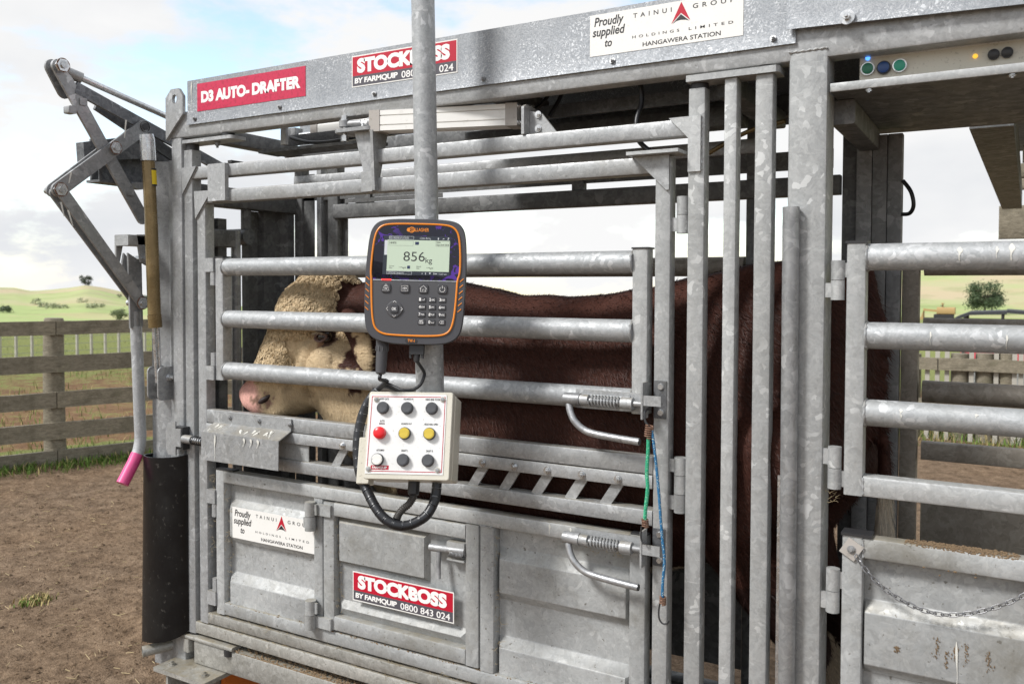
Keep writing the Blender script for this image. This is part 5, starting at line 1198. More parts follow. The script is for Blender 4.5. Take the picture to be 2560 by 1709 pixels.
        if p.x > -1.8: p += n*(.006*nn)
        else: p += n*.004*noise.noise(p*22)
    near = [p for p in COS if abs(p.x-NOS.x) < .02 and abs(p.z-NOS.z) < .015 and p.y < 2.07]
    if near: NOS.y = min(p.y for p in near)
    me.vertices.foreach_set('co', [x for p in COS for x in p]); me.update(); NRM = [v.normal.copy() for v in me.vertices]
    def shade(p, n):
        w = noise.noise(Vector(p)*14)*.03 + noise.noise(Vector(p)*40)*.012
        x, y, z = p
        cream = (.51, .395, .245); brown = (.043, .0150, .0098); dark = (.022, .0085, .0065); white = (.56, .49, .39)
        edge = -1.768 + w
        if z > 1.43: edge = -1.838 + w
        if z < 1.27: edge = -1.70 + w + (1.27-z)*.45
        isear = y < 2.025 and -1.725 < x < -1.575 and 1.2 < z < 1.47
        if isear: c = cream if z < 1.385+w and x > -1.69+w*.5 else brown
        elif x < edge: c = cream
        elif x < -1.3 and z < .98+w*2 and False: c = white
        else:
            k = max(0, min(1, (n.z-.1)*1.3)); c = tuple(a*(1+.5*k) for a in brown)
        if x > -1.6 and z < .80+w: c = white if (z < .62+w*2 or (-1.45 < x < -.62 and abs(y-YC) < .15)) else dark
        if x > -.29 and abs(y-YC) < .06 and z < 1.06+w*3: c = white
        if z < .415: c = (.05, .045, .04)
        if c is cream:
            f = 1+.22*noise.noise(Vector(p)*30); c = tuple(a*f for a in cream)
            if z < 1.20+w and x > -2.03+w: c = tuple(a*.84 for a in c)  # lower jaw darkened: shade and wet hair painted into the hide colour
            dm = (Vector((x, (y-2.075)*.8+2.075, z))-Vector((-2.185, 2.03, 1.146))).length
            if dm < .098+w*.5: t = min(1, (.100-dm)/.022+.15); pk = (.70, .40, .34); c = tuple(a*(1-t)+q*t for a, q in zip(c, pk))
            dn = math.hypot((x-NOS.x)*.8, (z-NOS.z)*1.25)
            if y < 2.05 and dn < .034 and noise.noise(Vector(p)*55) > .12: c = (.24, .15, .11)
            de = math.hypot(x-EYEP.x, (z-EYEP.z)*1.3)
            if y < 2.06 and de < .040: c = (.13, .08, .06) if de > .026 else (.035, .018, .016)
            if y < 2.06 and de < .055 and z < EYEP.z-.01 and x < EYEP.x-.012 and abs((x-EYEP.x+.02)-(z-EYEP.z+.02)*.6) < .012: c = (.33, .19, .11)
        return c
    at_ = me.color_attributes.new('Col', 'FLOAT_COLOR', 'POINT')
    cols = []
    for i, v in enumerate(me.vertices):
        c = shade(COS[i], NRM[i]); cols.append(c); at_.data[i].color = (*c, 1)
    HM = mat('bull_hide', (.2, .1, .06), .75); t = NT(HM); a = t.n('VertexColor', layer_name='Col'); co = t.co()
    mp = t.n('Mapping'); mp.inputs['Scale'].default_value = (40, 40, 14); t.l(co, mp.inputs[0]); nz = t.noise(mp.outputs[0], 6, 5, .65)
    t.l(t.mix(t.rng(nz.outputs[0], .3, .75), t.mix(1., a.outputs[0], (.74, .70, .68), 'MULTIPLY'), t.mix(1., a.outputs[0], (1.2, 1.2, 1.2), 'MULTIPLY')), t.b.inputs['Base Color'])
    t.bump(nz.outputs[0], .5, .006); t.b.inputs['Specular IOR Level'].default_value = .2
    bl_ = thing('bull', 'brown bull with cream curly face standing inside the crush', 'bull', (-1.2, YC, .36))
    me.vertices.foreach_set('co', [x for p in COS for x in (p-OFF[bl_])]); me.update()
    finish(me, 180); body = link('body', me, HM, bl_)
    # hair
    HH = mat('bull_hair', (.3, .2, .1), .6); t = NT(HH); a = t.n('VertexColor', layer_name='Col'); t.l(a.outputs[0], t.b.inputs['Base Color']); t.b.inputs['Specular IOR Level'].default_value = .3
    rnd = random.Random(3); off = OFF[bl_]
    LOC = [p-off for p in COS]; PV = [tuple(p.vertices) for p in me.polygons]; PN = [p.normal.copy() for p in me.polygons]
    polys = [(p.area, p.index) for p in me.polygons]
    vis = []
    for ar, i in polys:
        p = me.polygons[i]; c = p.center + off
        to = (Vector((0, 0, EYE))-c).normalized()
        if p.normal.dot(to) > -.25 and c.z > .45: vis.append((ar, i, c))
    cum = []; s = 0
    for ar, i, c in vis: s += ar; cum.append(s)
    import bisect
    def sample():
        k = bisect.bisect(cum, rnd.random()*s); k = min(k, len(vis)-1); pi = vis[k][1]
        vs = PV[pi]; w = [rnd.random() for _ in vs]; t_ = sum(w); co_ = Vector()
        for q, ww in zip(vs, w): co_ += LOC[q]*(ww/t_)
        return co_, PN[pi], cols[vs[0]]
    hv, hf, hc = [], [], []
    cv, cf, cc = [], [], []
    nh = 0
    while nh < 70000:
        co_, n_, c0 = sample(); w = co_ + off; head = w.x < -1.60
        if (w-EYEP).length < .034 or ((Vector((w.x, (w.y-2.075)*.8+2.075, w.z))-Vector((-2.185, 2.03, 1.146))).length < .094): nh += 1; continue
        creamy = c0[0] > .25
        flow = Vector((.75, -.1, -.65)) if not head else Vector((.7, 0, .05 if w.z > 1.2 else -.35))
        flow = flow - n_*flow.dot(n_); flow.normalize(); sg = .28 if not head else .12
        if head:
            an = 1.2*noise.noise(w*20)+.5*noise.noise(w*55); fx = n_.cross(flow); flow = flow*math.cos(an)+fx*math.sin(an)
        flow = (flow + Vector((rnd.gauss(0, sg), rnd.gauss(0, sg), rnd.gauss(0, sg)))).normalized()
        Lh = rnd.uniform(.012, .022) if not head else rnd.uniform(.014, .026)
        if head: Lh *= .62
        if w.x < -2.05 and w.z < 1.22: Lh *= .6
        if not head and n_.z > .55: Lh *= .55
        if w.x > -.3 and w.z > 1.1: Lh *= 1.4
        if w.x > -.29 and w.z < 1.06 and abs(w.y-YC) < .06: Lh *= 2.2; flow = Vector((.1, rnd.gauss(0, .1), -1))
        lift = rnd.uniform(.06, .18) if not head else rnd.uniform(.03, .12); tip = co_ + flow*Lh + n_*Lh*lift; mid_ = co_ + flow*Lh*.5 + n_*Lh*lift*.75
        sd_ = flow.cross(n_).normalized()*(.0009 if not head else .0007)
        q = len(hv); hv += [co_-sd_, co_+sd_, mid_-sd_*.8, mid_+sd_*.8, tip]; hf += [(q, q+1, q+3, q+2), (q+2, q+3, q+4)]
        f = rnd.uniform(.6, 1.45) if not head else rnd.uniform(.82, 1.2); col = tuple(min(1, x*f) for x in c0); hc += [col]*5; nh += 1
    def in_curl(w): return w.x < -1.77 and w.z > 1.22 and not (w.y < 2.08 and (w-EYEP).length < .055) and not (w.y < 2.08 and (w-EYEP).length < .08 and w.z < EYEP.z) and not (w.y < 2.08 and w.x > -2.0+.25*(1.36-w.z) and w.z < 1.36)
    nc = 0; tries = 0
    while nc < 4200 and tries < 90000:
        tries += 1; co_, n_, c0 = sample(); w = co_+off
        if not in_curl(w) or c0[0] < .25: continue
        a_ = rnd.uniform(0, 6.28); u, v2 = frame_from(n_); t1 = u*math.cos(a_)+v2*math.sin(a_); t2 = n_.cross(t1)
        R = rnd.uniform(.0035, .0085)*(1.0 if w.z > 1.36 else .8); turn = rnd.uniform(2.4, 6.0); N = 8; pts = []
        drop = Vector((-.2, 0, -.7)); drop = drop-n_*drop.dot(n_)
        for k in range(N):
            th = turn*k/(N-1); rr = R*(1-.45*k/(N-1)); pts.append(co_ + n_*(.001+R*.75*math.sin(min(1, k/(N-1)*1.4)*1.6)) + t1*(R-rr*math.cos(th)) + t2*rr*math.sin(th) + drop*(.010*k/(N-1)))
        f = rnd.uniform(.86, 1.12)
        for strand in range(4):
            o2 = (t1*rnd.gauss(0, .0020)+t2*rnd.gauss(0, .0020)+n_*rnd.uniform(-.001, .002)); f2 = rnd.uniform(.85, 1.15)
            m = MB().tube([p+o2 for p in pts], [.0005+.0008*math.sin(math.pi*(.15+.75*k/(N-1))) for k in range(N)], 3, False)
            q = len(cv); cv += m.v; cf += [tuple(j+q for j in fc) for fc in m.f]
            for k in range(N):
                g = f*f2*(.86+.22*(k/(N-1))); cc += [tuple(min(1, x*g) for x in (.58, .45, .28))]*3
        nc += 1
    for nm, V_, F_, C_ in (('hair_coat', hv, hf, hc), ('face_curls', cv, cf, cc)):
        m2 = bpy.data.meshes.new(nm); m2.from_pydata(V_, [], F_); ca = m2.color_attributes.new('Col', 'FLOAT_COLOR', 'POINT')
        ca.data.foreach_set('color', [x for c in C_ for x in (*c, 1)]); m2.update(); finish(m2, 180); o = link(nm, m2, HH, bl_); o['kind'] = 'stuff'
    # eye, lids, lashes
    EM = mat('bull_eye', (.02, .012, .01), .08); LID = mat('eyelid_skin', (.11, .06, .05), .5)
    ey = MB().ball(tuple(EYEP+Vector((.004, .012, .0))), (.026, .0195, .019), 20, 14).build('eye', EM, bl_)
    MB().tube(spline([EYEP+Vector((-.026, .001, -.004)), EYEP+Vector((-.012, -.005, .009)), EYEP+Vector((.008, -.006, .011)), EYEP+Vector((.025, -.001, .004))], 6), .0045, 8).build('eyelid', LID, bl_)
    MB().tube(spline([EYEP+Vector((-.028, .001, -.006)), EYEP+Vector((-.010, -.004, -.013)), EYEP+Vector((.008, -.005, -.012)), EYEP+Vector((.025, -.001, .002))], 6), .0038, 8).build('eyelid', LID, bl_)
    m = MB()
    for k in range(26):
        t_ = k/25; p = EYEP+Vector((-.022+.046*t_, -.008, .008+.004*math.sin(t_*3.1))); m.tube([p, p+Vector((rnd.uniform(-.004, .004), -.010, .004)), p+Vector((rnd.uniform(-.006, .006), -.016, -.004))], [.0007, .0006, .0002], 4)
    m.build('eyelashes', mat('lash', (.5, .42, .3), .6), bl_)
    nq = MB()
    def surf_y(x, z): return min((abs(q.x-x)+abs(q.z-z), q.y) for q in COS if q.y < 2.08 and abs(q.x-x) < .03 and abs(q.z-z) < .03)[1]
    ya, yb_ = surf_y(NOS.x-.018, NOS.z-.008), surf_y(NOS.x+.016, NOS.z+.012)
    npts = [Vector((NOS.x-.024+.044*t, ya+(yb_-ya)*t+.0035, NOS.z-.011+.028*t**1.6)) for t in [k/11 for k in range(12)]]
    nq.tube(npts, [.002+.0085*math.sin(.25+2.6*k/11) for k in range(12)], 12)
    nq.build('nostril', mat('nostril_dark', (.02, .009, .008), .5), bl_)
    # ear tag-free inner ear dark tuft
    return bl_
bull()
# ================================================================== ground, paddocks and hills
def fence_line(s): return Vector((-7.09 + .336*s, 3.95 + .942*s))
FN = Vector((-.942, .336))            # outward side of the left yard fence
def yard_dist(x, y):
    d1 = (Vector((x, y))-Vector((-7.09, 3.95))).dot(FN)
    return max(d1, y-9.4 if x > -4.5 else (y-9.4))
def ang_of(x, y): return math.degrees(math.atan2(x, y))     # 0 = +Y, negative to the left
def terrain(x, y):
    r = math.hypot(x, y); a = ang_of(x, y); z = 0.
    d = yard_dist(x, y)
    # right-hand side falls away, left stays level to 40 m then dips
    right = max(0., min(1., (a+30)/20))
    start, slope = (38*(1-right)+10*right), (.05*(1-right)+.075*right)
    low = -7*(1-right)-4.5*right
    if r > start: z = max(low, -(r-start)*slope*min(1, (r-start)/15+.15))
    if r > 230:
        t = min(1., (r-230)/300); t = t*t*(3-2*t)
        la = a
        ridge = 0
        K_ = ((-180, 7), (-64, 8.8), (-61.2, 8.9), (-60.3, 8.1), (-59.2, 6.0), (-58, 6.4), (-57.2, 7.3), (-56.3, 9.1), (-55.5, 7.7), (-54.5, 5.0), (-53.5, 2.2), (-52, .8), (-45, 0), (-16, 0), (-7, 24), (10, 28), (180, 20))
        for (a0, v0), (a1, v1) in zip(K_, K_[1:]):
            if a0 <= la <= a1: ridge = v0+(v1-v0)*(la-a0)/(a1-a0); break
        gap = max(0., min(1., (la+50)/6))*max(0., min(1., (-16-la)/4)); z -= gap*(r-230)*.03
        ridge *= max(0., min(1., 1-(r-560)/160)) if r > 560 else 1
        if r > 560: z -= min(40, (r-560)*.06)
        z += ridge*t + 1.6*noise.noise(Vector((x*.016, y*.016, 0)))*t*min(1, ridge/5)
        z += .5*noise.noise(Vector((x*.05, y*.05, 3)))*t
    return z
def gnd(p):
    v = noise.voronoi(p*6.5)[0][0]; n = noise.noise(p*1.1)
    return .012*noise.noise(p*2.1)+.009*noise.noise(p*7)+.010*abs(noise.noise(p*17))+.006*noise.noise(p*34)-(.016*max(0, 1-v/.30) if n > -.1 else 0)
def build_ground():
    rs = [0, .8, 1.5, 2.1] + [2.6+.035*i*1.0 for i in range(0, 110)]; r = rs[-1]
    while r < 12: r += .09; rs.append(r)
    while r < 60: r *= 1.035; rs.append(r)
    while r < 2600: r *= 1.05; rs.append(r)
    angs = []
    a = -180.
    while a < 180: angs.append(a); a += (.28 if -64 < a < -42 else (1.0 if -46 < a < 8 else 6.0))
    n = len(angs); vs = []; mask = []
    for r in rs:
        for a in angs:
            x, y = r*math.sin(math.radians(a)), r*math.cos(math.radians(a)); z = terrain(x, y); d = yard_dist(x, y)
            if r < 9 and d < .3:
                p = Vector((x, y, 0)); h = gnd(p)
                z += h
            vs.append((x, y, z))
            if d < .25: g = 0
            elif d < .9: g = .9
            elif r < 60: g = .40+.46*min(1, max(0, (d-5)/12))
            elif r < 200: g = .95
            else: g = 1.2
            mask.append(g)
    fs = []
    for i in range(len(rs)-1):
        for k in range(n): 
            j = (k+1) % n; fs.append((i*n+k, (i+1)*n+k, (i+1)*n+j, i*n+j))
    me = bpy.data.meshes.new('ground'); me.from_pydata(vs, [], fs); me.update()
    a = me.attributes.new('grass', 'FLOAT', 'POINT'); a.data.foreach_set('value', mask)
    bm = bmesh.new(); bm.from_mesh(me); bmesh.ops.remove_doubles(bm, verts=bm.verts, dist=1e-5); bmesh.ops.recalc_face_normals(bm, faces=bm.faces)
    if sum(f.normal.z for f in bm.faces) < 0: bmesh.ops.reverse_faces(bm, faces=bm.faces)
    bm.to_mesh(me); bm.free(); finish(me, 180)
    m = mat('paddock_ground', (.2, .14, .09), .95); t = NT(m); co = t.co(); at_ = t.n('Attribute', attribute_name='grass')
    n1 = t.noise(co, 9, 8, .7); n2 = t.noise(co, 45, 6, .7); n3 = t.noise(co, 1.3, 5, .6)
    dirt = t.ramp(t.math('ADD', t.math('MULTIPLY', n1.outputs[0], .55), t.math('MULTIPLY', n2.outputs[0], .45)), [(.36, (.066, .045, .029)), (.46, (.162, .112, .073)), (.56, (.25, .178, .119)), (.68, (.37, .28, .195))])
    dirt = t.mix(t.rng(n3.outputs[0], .35, .7, 0, .5), dirt, t.mix(1., dirt, (1.2, 1.12, 1.0), 'MULTIPLY'))
    g1 = t.noise(co, 3.2, 8, .75); g2 = t.noise(co, .9, 4); dead = t.ramp(g1.outputs[0], [(.3, (.10, .055, .03)), (.5, (.22, .13, .07)), (.7, (.30, .21, .10))])
    green = t.ramp(t.noise(co, 16, 6, .7).outputs[0], [(.3, (.11, .13, .035)), (.55, (.22, .24, .08)), (.75, (.34, .34, .16))])
    near = t.mix(t.rng(t.math('ADD', g1.outputs[0], at_.outputs['Fac']), .92, 1.06), dead, green)
    # far hillsides: sun-bleached tan tops, green flats
    geo = t.n('NewGeometry'); sx = t.n('SeparateXYZ'); t.l(geo.outputs['Position'], sx.inputs[0])
    hn = t.noise(co, .022, 7, .62); hz = t.math('ADD', t.math('MINIMUM', t.math('MULTIPLY', t.math('ADD', sx.outputs[2], 7.), .06), .34), t.math('MULTIPLY', t.math('SUBTRACT', hn.outputs[0], .5), 1.5))
    far = t.ramp(hz, [(.02, (.33, .40, .165)), (.16, (.37, .41, .19)), (.30, (.40, .40, .22)), (.48, (.46, .385, .25))])
    blot = t.rng(t.noise(co, .05, 6, .65).outputs[0], .5, .64); far = t.mix(t.math('MULTIPLY', blot, .5), far, (.22, .25, .11)); blo2 = t.rng(t.noise(co, .03, 5, .7, .8).outputs[0], .52, .62); far = t.mix(t.math('MULTIPLY', blo2, .5), far, (.46, .37, .23))
    col = t.mix(t.rng(at_.outputs['Fac'], .02, .2), dirt, near); col = t.mix(t.rng(at_.outputs['Fac'], .96, 1.15), col, far)
    t.l(col, t.b.inputs['Base Color']); t.bump(t.math('ADD', n1.outputs[0], t.math('ADD', n2.outputs[0], t.noise(co, 130, 3, .6).outputs[0])), .75, .025)
    t.b.inputs['Specular IOR Level'].default_value = .15
    o = link('ground', me, m); o['kind'] = 'structure'; return m
GM = build_ground()

# clods, straw and pebbles on the yard
def scatter():
    rnd = random.Random(11); b = MB(); s = MB()
    def gz(x, y): 
        return gnd(Vector((x, y, 0)))
    k = 0
    while k < 9000:
        a = rnd.uniform(-64, -40); r = rnd.uniform(2.9, 8)**1.0; x, y = r*math.sin(math.radians(a)), r*math.cos(math.radians(a))
        if yard_dist(x, y) > .1: continue
        sz = abs(rnd.gauss(0, .0045))+.0025; z = gz(x, y); q = len(b.v)
        b.v += [Vector((x+rnd.uniform(.6, 1.3)*sz*c[0], y+rnd.uniform(.6, 1.3)*sz*c[1], z+rnd.uniform(.5, .9)*sz*c[2])) for c in ((1, 0, 0), (0, 1, 0), (-1, 0, 0), (0, -1, 0), (0, 0, 1), (0, 0, -.6))]
        b.f += [(q, q+1, q+4), (q+1, q+2, q+4), (q+2, q+3, q+4), (q+3, q, q+4)]; k += 1
    for k in range(420):
        a = rnd.uniform(-64, -40); r = rnd.uniform(2.9, 7.5); x, y = r*math.sin(math.radians(a)), r*math.cos(math.radians(a))
        if yard_dist(x, y) > .1: continue
        z = gz(x, y)+.008; t = rnd.uniform(0, 6.28); L_ = rnd.uniform(.015, .05); s.bar((x, y, z), (x+L_*math.cos(t), y+L_*math.sin(t), z+rnd.uniform(-.003, .01)), .003, .001)
    o = b.build('dirt_clods', GM); o['kind'] = 'stuff'; o['label'] = 'brown dirt clods scattered over the yard'
    o = s.build('straw_bits', mat('straw', (.48, .38, .22), .8)); o['kind'] = 'stuff'; o['label'] = 'pale straw bits on the brown yard'
scatter()
# grass
GRM = mat('grass_blade', (.15, .22, .04), .7)
def _gr():
    t = NT(GRM); a = t.n('VertexColor', layer_name='Col'); t.l(a.outputs[0], t.b.inputs['Base Color']); t.b.inputs['Specular IOR Level'].default_value = .2
_gr()
def blades(name, label, spots, kind='stuff', cat=None, pal=None):
    V, F, C_ = [], [], []; rnd = random.Random(5)
    for (x, y, z, h, dry) in spots:
        t = rnd.uniform(0, 6.28); d = Vector((math.cos(t), math.sin(t), 0)); w = Vector((-d.y, d.x, 0))*rnd.uniform(.002, .004)*(1+h*4); ln = rnd.uniform(.2, .9)*h
        p = Vector((x, y, z)); q = len(V); V += [p-w, p+w, p+d*ln*.35+w*.8+Vector((0, 0, h*.6)), p+d*ln*.35-w*.8+Vector((0, 0, h*.6)), p+d*ln+Vector((0, 0, h))]; F += [(q, q+1, q+2, q+3), (q+3, q+2, q+4)]
        g = rnd.uniform(.6, 1.4); c = ((.36*g, .29*g, .13*g) if rnd.random() < dry else (.10*g, .17*g, .03*g)); C_ += [c]*5
    me = bpy.data.meshes.new(name); me.from_pydata(V, [], F); ca = me.color_attributes.new('Col', 'FLOAT_COLOR', 'POINT'); ca.data.foreach_set('color', [x for c in C_ for x in (*c, 1)]); me.update()
    o = link(name, me, GRM); o['label'] = label
    if kind: o['kind'] = kind
    if cat: o['category'] = cat
    return o
rnd = random.Random(9); sp_ = []
for k in range(15000):
    s = rnd.uniform(-1.2, 6); d = rnd.gauss(.05, .22); p = fence_line(s)+FN*d
    if d < -.38-.25*noise.noise(Vector((s*2.2, 0, 5))): continue
    sp_.append((p.x, p.y, 0, rnd.uniform(.02, .085), .2))
for k in range(26000):
    s = rnd.uniform(-4, 14); d = .2+abs(rnd.gauss(0, 9)); p = fence_line(s*(1+d*.12))+FN*d; q = noise.noise(Vector((p.x*.8, p.y*.8, 2)))
    if q < -.05 and rnd.random() < .8: continue
    sp_.append((p.x, p.y, terrain(p.x, p.y), rnd.uniform(.04, .11), .35))
for k in range(9000):
    x, y = rnd.uniform(-3, 4), rnd.uniform(9.0, 12.5); sp_.append((x, y, terrain(x, y), rnd.uniform(.04, .14), .45))
blades('grass', 'short green and brown grass along the fences', sp_)
sp_ = []
g0 = Vector((0, 0, EYE)) + ray(85, 1505)*(EYE/-ray(85, 1505).z)
for k in range(240): sp_.append((g0.x+rnd.gauss(0, .035), g0.y+rnd.gauss(0, .04), .0, rnd.uniform(.012, .035), .7))
blades('grass_tuft', 'small dry grass tuft alone on the brown yard', sp_, 'stuff')

# ================================================================== timber fences
WOOD = mat('weathered_timber', (.2, .17, .12), .85)
def _wood():
    t = NT(WOOD); co = t.co('Generated'); ob = t.co(); mp = t.n('Mapping'); mp.inputs['Scale'].default_value = (3, 3, 16); t.l(ob, mp.inputs[0])
    a = t.noise(mp.outputs[0], 5, 7, .72, 1.4); b = t.noise(ob, 7, 7, .75); oi = t.n('ObjectInfo')
    c = t.ramp(a.outputs[0], [(.3, (.115, .10, .073)), (.5, (.222, .196, .145)), (.72, (.35, .315, .245))]); c = t.mix(t.rng(b.outputs[0], .45, .68, 0, .65), c, (.085, .075, .05)); c = t.mix(t.rng(t.noise(ob, 1.7, 4).outputs[0], .55, .7, 0, .45), c, (.15, .17, .07))
    c = t.mix(.25, c, t.mix(1., c, t.ramp(oi.outputs['Random'], [(0, (.6, .6, .6)), (1, (1.5, 1.45, 1.35))]), 'MULTIPLY')); t.l(c, t.b.inputs['Base Color']); t.bump(t.math('ADD', a.outputs[0], b.outputs[0]), .5, .008)
_wood()
PALE = speck('pale_batten_timber', (.42, .40, .35), (.25, .22, .17), .85, 20, .6)
BMAT = Matrix.Rotation(math.atan2(.942, .336), 4, 'Z')
def board_mesh(L_, h, t_, seed, n=14):
    rr = random.Random(seed); vs = []; fs = []
    for i in range(n+1):
        x = L_*i/n; dz = .004*noise.noise(Vector((x*1.2, seed*3.1, 0))); e1, e2 = rr.uniform(-.002, .002), rr.uniform(-.002, .002)
        vs += [(x, 0, dz+e1), (x, t_, dz+e1), (x, t_, h+dz+e2), (x, 0, h+dz+e2)]
    for i in range(n):
        for k in range(4): fs.append((i*4+k, i*4+(k+1) % 4, (i+1)*4+(k+1) % 4, (i+1)*4+k))
    fs += [(0, 1, 2, 3)[::-1], tuple(n*4+k for k in range(4))]; me = bpy.data.meshes.new('rail_board'); me.from_pydata(vs, [], fs); me.update()
    bm = bmesh.new(); bm.from_mesh(me); bmesh.ops.recalc_face_normals(bm, faces=bm.faces); bm.to_mesh(me); bm.free(); finish(me, 30); return me
def hit_fence(px_, py_):
    d = ray(px_, py_); o = Vector((0, 0, EYE)); n = Vector((FN.x, FN.y, 0)); t = (Vector((-7.09, 3.95, 0))-o).dot(n)/d.dot(n); return o+d*t
fe = thing('yard_fence', 'weathered timber post and rail fence around the dirt yard', 'fence', (-7.0, 4.2, 0))
ft = Vector((.336, .942, 0))
def s_of(p): return (Vector((p.x, p.y))-Vector((-7.09, 3.95))).dot(Vector((.336, .942)))
rows = [(805, 841), (895, 938), (990, 1031), (1070, 1113), (1141, 1183)]
zs = []
for a_, b_ in rows: zs.append((hit_fence(0, b_).z, hit_fence(0, a_).z))
sp0 = s_of(hit_fence(142, 900))
spans = [sp0-4.2, sp0-2.1, sp0, sp0+2.15, sp0+4.3, sp0+6.4]
for r_, (z0, z1) in enumerate(zs):
    st = spans if r_ % 2 == 0 else [spans[0]-1, spans[1], spans[3], spans[5]]
    for i, (a_, b_) in enumerate(zip(st, st[1:])):
        me = board_mesh(b_-a_-.006, z1-z0, .035, r_*7+i); o = link('rail_board', me, WOOD, fe); p = fence_line(a_)
        o.matrix_local = Matrix.Translation(Vector((p.x, p.y, z0)) - OFF[fe]) @ BMAT
for i, s in enumerate(spans):
    p = fence_line(s)+FN*.10; top = zs[0][1]+.022; pts = []
    b = MB(); n_ = 14; prof_ = [(-.3, .088), (.4, .085), (.9, .082), (top-.02, .078), (top, .070)]
    b.tube([(p.x+.01*math.sin(z*4+i), p.y, z) for z, r in prof_], [r for z, r in prof_], n_); b.build('fence_post', WOOD, fe)
# batten-and-wire fence in the paddock behind
wf = thing('batten_fence', 'pale batten and wire fence across paddock behind timber fence', 'fence', (-14, 9, 0))
def gpt(px_, py_):
    d = ray(px_, py_); return Vector((0, 0, EYE))+d*(-EYE/d.z)
c0, c1 = gpt(0, 905), gpt(400, 880)
for k in range(-3, 30):
    t_ = k/11.2; p = c0.lerp(c1, t_); MB().box(p.x-.025, p.x+.025, p.y-.02, p.y+.02, -.05, .60+.02*math.sin(k*2.3)).build('batten', PALE, wf)
dirw = (c1-c0).normalized()
for z in (.15, .3, .45, .57): MB().tube([c0-dirw*6+Vector((0, 0, z)), c1+dirw*22+Vector((0, 0, z))], .004, 5).build('fence_wire', GL, wf)
# rear yard fence seen through the rear gate
yb = thing('rear_yard_fence', 'timber fence with pale battens seen through the rear gate', 'fence', (1, 9.7, 0))
def lineY(px_, py_, Y): return at(px_, py_, Y)
YW = 9.6
for i, (pa, pb2) in enumerate((((2150, 893), (2700, 899)),)):
    z1, z0 = at(2400, 896, YW).z, at(2400, 927, YW).z
    for k in range(4):
        me = board_mesh(2.3, z1-z0, .035, 90+k); o = link('rail_board', me, WOOD, yb); o.location = Vector((-2.9+k*2.31, YW, z0))-OFF[yb]
    for k in range(4):
        me = board_mesh(2.3, .13, .035, 80+k); o = link('rail_board', me, WOOD, yb); o.location = Vector((-2.9+k*2.31, YW, .28))-OFF[yb]
for px_ in (2280, 2400, 2462, 2516, 2600, 2180): 
    p = at(px_, 950, YW+.12); MB().tube([(p.x, YW+.12, -.4), (p.x, YW+.12, at(px_, 885, YW).z)], .085, 12).build('fence_post', WOOD, yb)
for px_ in (2318, 2343, 2367, 2428, 2490, 2536, 2552, 2578): 
    p = at(px_, 950, YW+.05); MB().box(p.x-.021, p.x+.021, YW+.04, YW+.07, -.1, at(px_, 878, YW).z).build('batten', PALE, yb)

# ================================================================== trees
LEAF = mat('leaf', (.06, .09, .03), .6)
def _lf():
    t = NT(LEAF); a = t.n('VertexColor', layer_name='Col'); t.l(a.outputs[0], t.b.inputs['Base Color'])
_lf()
BARK = mat('bark', (.09, .07, .05), .9)
def tree(name, label, base, H, Wd, seed, n=2600, leaf=.16, col=(.055, .085, .03), trunk=.25, lean=0, cl=16, group=None):
    rr = random.Random(seed); t = thing(name, label, 'tree', tuple(base), None, group); base = Vector(base); m = MB(); tips = []
    m.tube([base-Vector((0, 0, .5)), base+Vector((lean*.3, 0, H*trunk)), base+Vector((lean, 0, H*.7))], [H*.035, H*.026, H*.008], 8)
    for k in range(cl):
        a = rr.uniform(0, 6.28); q = rr.uniform(.15, 1)**.6; hz = rr.uniform(trunk, .95); tip = base+Vector((lean+math.cos(a)*Wd*.5*q*(1.1-abs(hz-.55)), math.sin(a)*Wd*.5*q*(1.1-abs(hz-.55)), H*hz)); st = base+Vector((lean*.4, 0, H*(trunk+.3*(hz-trunk)*rr.random())))
        m.tube([st, st.lerp(tip, .5)+Vector((0, 0, H*.03)), tip], [H*.012, H*.008, H*.003], 6); tips.append(tip)
    m.build('trunk', BARK, t); V, F, C_ = [], [], []
    for k in range(n):
        c = rr.choice(tips); p = c+Vector((rr.gauss(0, 1), rr.gauss(0, 1), rr.gauss(0, .8)))*Wd*.095; d = Vector((rr.gauss(0, 1), rr.gauss(0, 1), rr.gauss(0, 1))).normalized(); e = d.orthogonal().normalized(); s = leaf*rr.uniform(.5, 1.2)
        q = len(V); V += [p-d*s, p+e*s*.45, p+d*s, p-e*s*.45]; F.append((q, q+1, q+2, q+3)); g = rr.uniform(.55, 1.5); C_ += [tuple(x*g for x in col)]*4
    me = bpy.data.meshes.new('crown'); me.from_pydata([v-OFF[t] for v in V], [], F); ca = me.color_attributes.new('Col', 'FLOAT_COLOR', 'POINT'); ca.data.foreach_set('color', [x for c in C_ for x in (*c, 1)]); me.update(); link('crown', me, LEAF, t); return t
def far_pt(px_, r):
    d = ray(px_, 720); d.z = 0; d.normalize(); p = d*r; return Vector((p.x, p.y, terrain(p.x, p.y)))
def hill_pt(px_, py_):
    o = Vector((0, 0, EYE)); d = ray(px_, py_); t = 40.
    while t < 2500:
        p = o+d*t
        if p.z < terrain(p.x, p.y): return p
        t *= 1.01
    return o+d*500
def ptree(name, label, px_, py_, hpx, wpx, seed, n, col, cl=16, trunk=.2, base=None, **kw):
    q = base or hill_pt(px_, py_); r = math.hypot(q.x, q.y)/2150*1.05
    return tree(name, label, tuple(q), hpx*r, wpx*r, seed, n, max(.05, wpx*r*.05), col, trunk, 0, cl, **kw)
ptree('knoll_tree', 'dark lone tree on top of the left hill knoll', 213, 712, 21, 26, 1, 1500, (.04, .055, .035), base=far_pt(213, 525)-Vector((0, 0, .3)))
ptree('paddock_tree', 'small round dark tree at far left paddock edge', 18, 782, 15, 27, 2, 1300, (.075, .10, .05))
